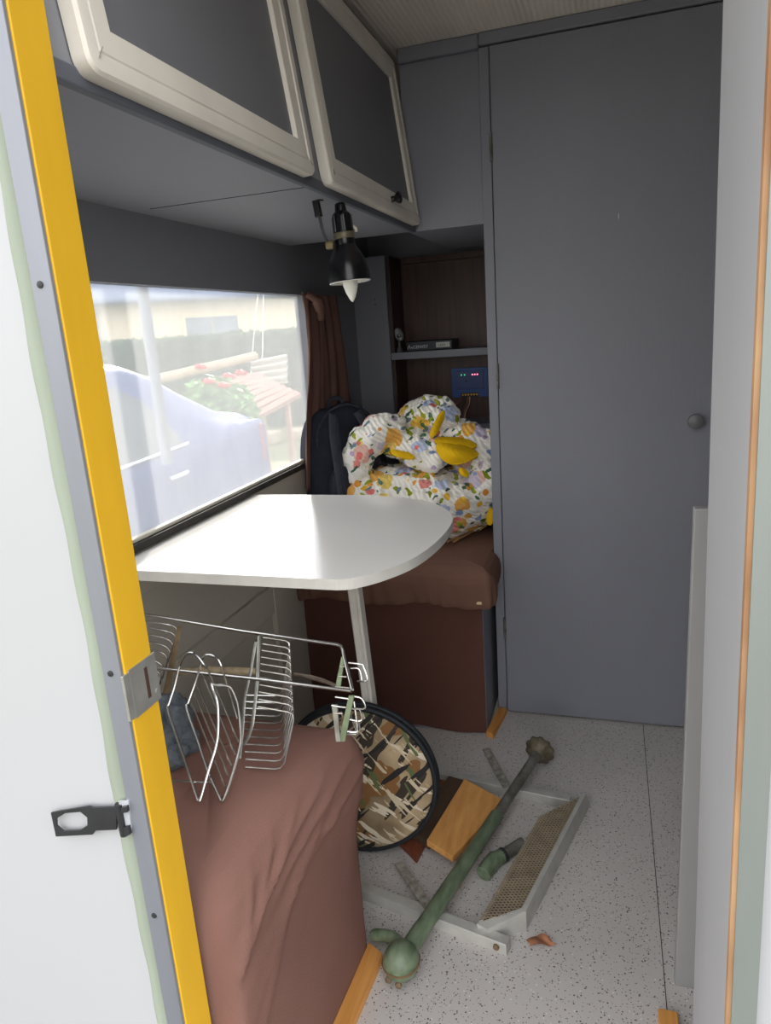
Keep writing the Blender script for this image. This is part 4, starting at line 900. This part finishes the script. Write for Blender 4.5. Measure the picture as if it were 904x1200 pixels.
# hedge across the garden, perpendicular to the view
HG = thing('hedge', 'long clipped green hedge in front of the house', 'hedge', (-6.6, 11.6, -.45))
hd = Vector((.951, .309, 0)); hn = Vector((-.309, .951, 0)); h0 = Vector((-6.6, 11.6, -.45))
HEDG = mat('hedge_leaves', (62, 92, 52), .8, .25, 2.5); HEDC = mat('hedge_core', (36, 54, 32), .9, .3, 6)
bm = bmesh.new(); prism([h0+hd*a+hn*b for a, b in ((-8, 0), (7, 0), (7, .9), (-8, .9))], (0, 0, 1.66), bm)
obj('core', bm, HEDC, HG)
def hp_():
    t = rng.uniform(-8, 7); s_ = rng.random()
    if s_ < .75: return h0+hd*t+hn*rng.normal(-.03, .04)+Vector((0, 0, rng.uniform(0, 1.70)))
    return h0+hd*t+hn*rng.uniform(0, .9)+Vector((0, 0, 1.68+rng.normal(0, .03)))
obj('foliage', leaf_cloud(16000, hp_, .06), HEDG, HG, kind='stuff')

# house behind the hedge
HO = thing('house', 'cream house with grey-blue roof band behind the hedge', 'house', (-9, 14.5, -.45))
ho = Vector((-10.6, 12.9, -.45)); hx = Vector((.682, .731, 0)); hy = Vector((-.731, .682, 0))
HW = mat('cream_render', (238, 220, 188), .9, .03, 1.5); HR = mat('slate_roof', (120, 130, 152), .8, .08, 3); HWIN = mat('shuttered_window', (120, 132, 146), .4, .08, 4)
def hq(a, b, z): return ho+hx*a+hy*b+Vector((0, 0, z))
obj('wall', prism([hq(0, 0, 0), hq(13, 0, 0), hq(13, 6, 0), hq(0, 6, 0)], (0, 0, 2.62)), HW, HO)
bm = bmesh.new(); v = [bm.verts.new(p) for p in (hq(-.4, -.4, 2.58), hq(13.4, -.4, 2.58), hq(13.4, 3, 4.3), hq(-.4, 3, 4.3), hq(13.4, 6.4, 2.58), hq(-.4, 6.4, 2.58))]
for q in ((0, 1, 2, 3), (3, 2, 4, 5), (0, 3, 5), (1, 4, 2), (0, 5, 4, 1)): bm.faces.new([v[i] for i in q])
obj('roof', bm, HR, HO)
obj('gutter', sweep([hq(-.4, -.44, 2.56), hq(13.4, -.44, 2.56)], .07, seg=10), HR, HO)
obj('downpipe', sweep([hq(.25, -.10, 0), hq(.25, -.10, 2.3), hq(.25, -.42, 2.55)], .06, seg=10), HR, HO)
for a in (2.1, 6.9):
    fr = obj('window', prism([hq(a, -.03, 1.2), hq(a+1.35, -.03, 1.2), hq(a+1.35, -.03, 2.22), hq(a, -.03, 2.22)], tuple(hy*.06)), HW, HO)
    for k in range(2):
        obj('pane', prism([hq(a+.08+k*.62, -.05, 1.26), hq(a+.08+k*.62+.58, -.05, 1.26), hq(a+.08+k*.62+.58, -.05, 2.16), hq(a+.08+k*.62, -.05, 2.16)], tuple(hy*.03)), HWIN, fr)
H2 = thing('house', 'pale pink rendered house standing before the drainpipe corner', 'house', (-14, 12, -.45))
obj('wall', prism([(-19, 13.2, -.45), (-11.3, 11.9, -.45), (-12.4, 12.6, -.45), (-19, 17.5, -.45)], (0, 0, 5)), mat('pink_render', (238, 214, 200), .9, .03, 1.5), H2)
bm = bmesh.new(); v = [bm.verts.new(p) for p in ((-19.4, 12.8, 4.5), (-11.0, 11.5, 4.5), (-12, 12.2, 6.0), (-19.4, 15, 6.5), (-12.6, 13.0, 4.5), (-19.4, 17.9, 4.5))]
for q in ((0, 1, 2, 3), (3, 2, 4, 5), (0, 3, 5), (1, 4, 2), (0, 5, 4, 1)): bm.faces.new([v[i] for i in q])
obj('roof', bm, HR, H2)

# rose bush, log, roof sheet, slatted boards
RO = thing('rose_bush', 'leafy rose bush with red blooms behind the car', 'bush', (-3.55, 5.9, -.45))
def rp():
    a = Vector(rng.normal(size=3)).normalized()*rng.random()**.4
    return Vector((-3.62, 6.1, .28))+Vector((a.x*.46, a.y*.4, a.z*.55))
obj('leaves', leaf_cloud(2600, rp, .055), mat('rose_leaves', (112, 150, 84), .6, .25, 6), RO, kind='stuff')
for k in range(5):
    an = k*1.3; obj('stem', sweep([(-3.62+.05*math.cos(an), 6.0+.05*math.sin(an), -.45), (-3.62+.2*math.cos(an), 6.0+.2*math.sin(an), .3)], .012, seg=6), mat('stem', (92, 88, 60), .8), RO)
ROSE = mat('red_rose', (206, 50, 48), .6, .1, 20)
for p in ((-3.861, 6.3, 0.902), (-3.546, 5.9, 0.779), (-3.428, 5.95, 0.73), (-3.504, 6.2, 0.801), (-3.426, 6.3, 0.822)):
    bmr = bmesh.new()
    for k_ in range(9):
        an = k_*2.4; rr = .012+.0042*k_; Mq = axis_matrix(Vector(p)+Vector((rr*math.cos(an), rr*math.sin(an), .012*math.cos(k_))), (math.cos(an), math.sin(an), .6))
        lathe([(.002, -.016), (.020, -.008), (.026, .004), (.014, .012), (.002, .010)], 8, Mq, bmr)
    obj('rose', bmr, ROSE, RO, 'all')
tag(obj('log', sweep([(-5.266, 7, 0.716), (-4.893, 7.4, 0.783), (-4.32, 8.4, 0.926)], [.06, .06, .055], seg=14), mat('weathered_log', (170, 152, 126), .9, .15, 8), None, True), 'long pale weathered log propped behind the rose bush', 'log')
CS = mat('asbestos_sheet', (166, 158, 146), .9, .08, 6)
c0, c1, c2, c3 = [Vector(p) for p in ((-4.507, 8.6, 0.849), (-4.154, 9, 0.898), (-4.056, 8.7, 0.542), (-4.365, 8.3, 0.547))]
def cs(u, v):
    p = c0.lerp(c1, u).lerp(c3.lerp(c2, u), v); return p+Vector((.2, -.9, .3))*.035*math.sin(v*2*math.pi*4)
cso = obj('corrugated_sheet', grid(cs, 4, 50), CS, None, 'all'); md = cso.modifiers.new('t', 'SOLIDIFY'); md.thickness = .012; finish(cso, 1)
tag(cso, 'pale corrugated roofing sheet standing before the hedge', 'sheet')
RBD = mat('faded_red_boards', (168, 128, 114), .9, .12, 10); RBK = mat('gap_shade_brown', (58, 44, 40), .9)
PL = thing('board_stack', 'slanting stack of faded red slatted boards on the lawn', 'boards', (-3.688, 7.4, 0.142))
for i in range(8):
    t = i/7
    A0, B0 = Vector((-4.626, 7.9, 0.669)), Vector((-4.212, 8.2, 0.688)); A1, B1 = Vector((-3.598, 6.7, 0.314)), Vector((-3.192, 7.1, 0.533))
    p, q = A0.lerp(A1, t), B0.lerp(B1, t); obj('slat', beam(p, q, .105, .05, (0, -.5, .86), .003), RBD, PL)
obj('gap_shade_panel', prism([p_-Vector((0, 0, .05)) for p_ in (A0, B0, B1, A1)], (0, 0, .012)), RBK, PL)  # dark sheet added under the slats so their gaps read as shade
for k in (.25, .75):
    obj('bearer', beam(A0.lerp(B0, k)-Vector((0, 0, .04)), A1.lerp(B1, k)-Vector((0, 0, .04)), .05, .04), RBD, PL)
    obj('prop', beam(A1.lerp(B1, k)-Vector((0, 0, .05)), Vector((A1.lerp(B1, k).x, A1.lerp(B1, k).y, -.45)), .05, .05, (0, 1, 0)), RBD, PL)
    obj('prop', beam(A0.lerp(B0, k)-Vector((0, 0, .05)), Vector((A0.lerp(B0, k).x, A0.lerp(B0, k).y, -.45)), .05, .05, (0, 1, 0)), RBD, PL)
SW = thing('rope_swing', 'white rope swing hanging in front of the hedge', 'swing', (-4.835, 9.3, 0.488))
obj('rope', sweep([(-4.632, 9.3, 1.788), (-4.797, 9.3, 1.108), (-4.906, 9.3, 0.576)], .007, seg=6), CORDW, SW)
obj('rope', sweep([(-4.554, 9.3, 1.782), (-4.651, 9.3, 1.099), (-4.732, 9.3, 0.556)], .007, seg=6), CORDW, SW)
obj('seat', beam((-4.95, 9.3, 0.554), (-4.664, 9.3, 0.553), .14, .03), CORDW, SW)
obj('crossbar', sweep([(-4.855, 9.3, 1.897), (-4.34, 9.3, 1.832)], .03, seg=8), RBD, SW)
EDG = mat('stone_edging', (160, 146, 124), .9, .15, 12)
for i in range(4):
    p = Vector((-5.3, 9.45, 0))+Vector((.30, .42, 0))*i
    bm = box(p.x-.13, p.x+.13, p.y-.19, p.y+.19, -.45, -.28+.02*(i % 2), bev=.03)
    tag(obj('edging_stone', bm, EDG), 'low pale edging stone on the lawn below the slatted boards', 'stone', 'edging stones on the lawn')
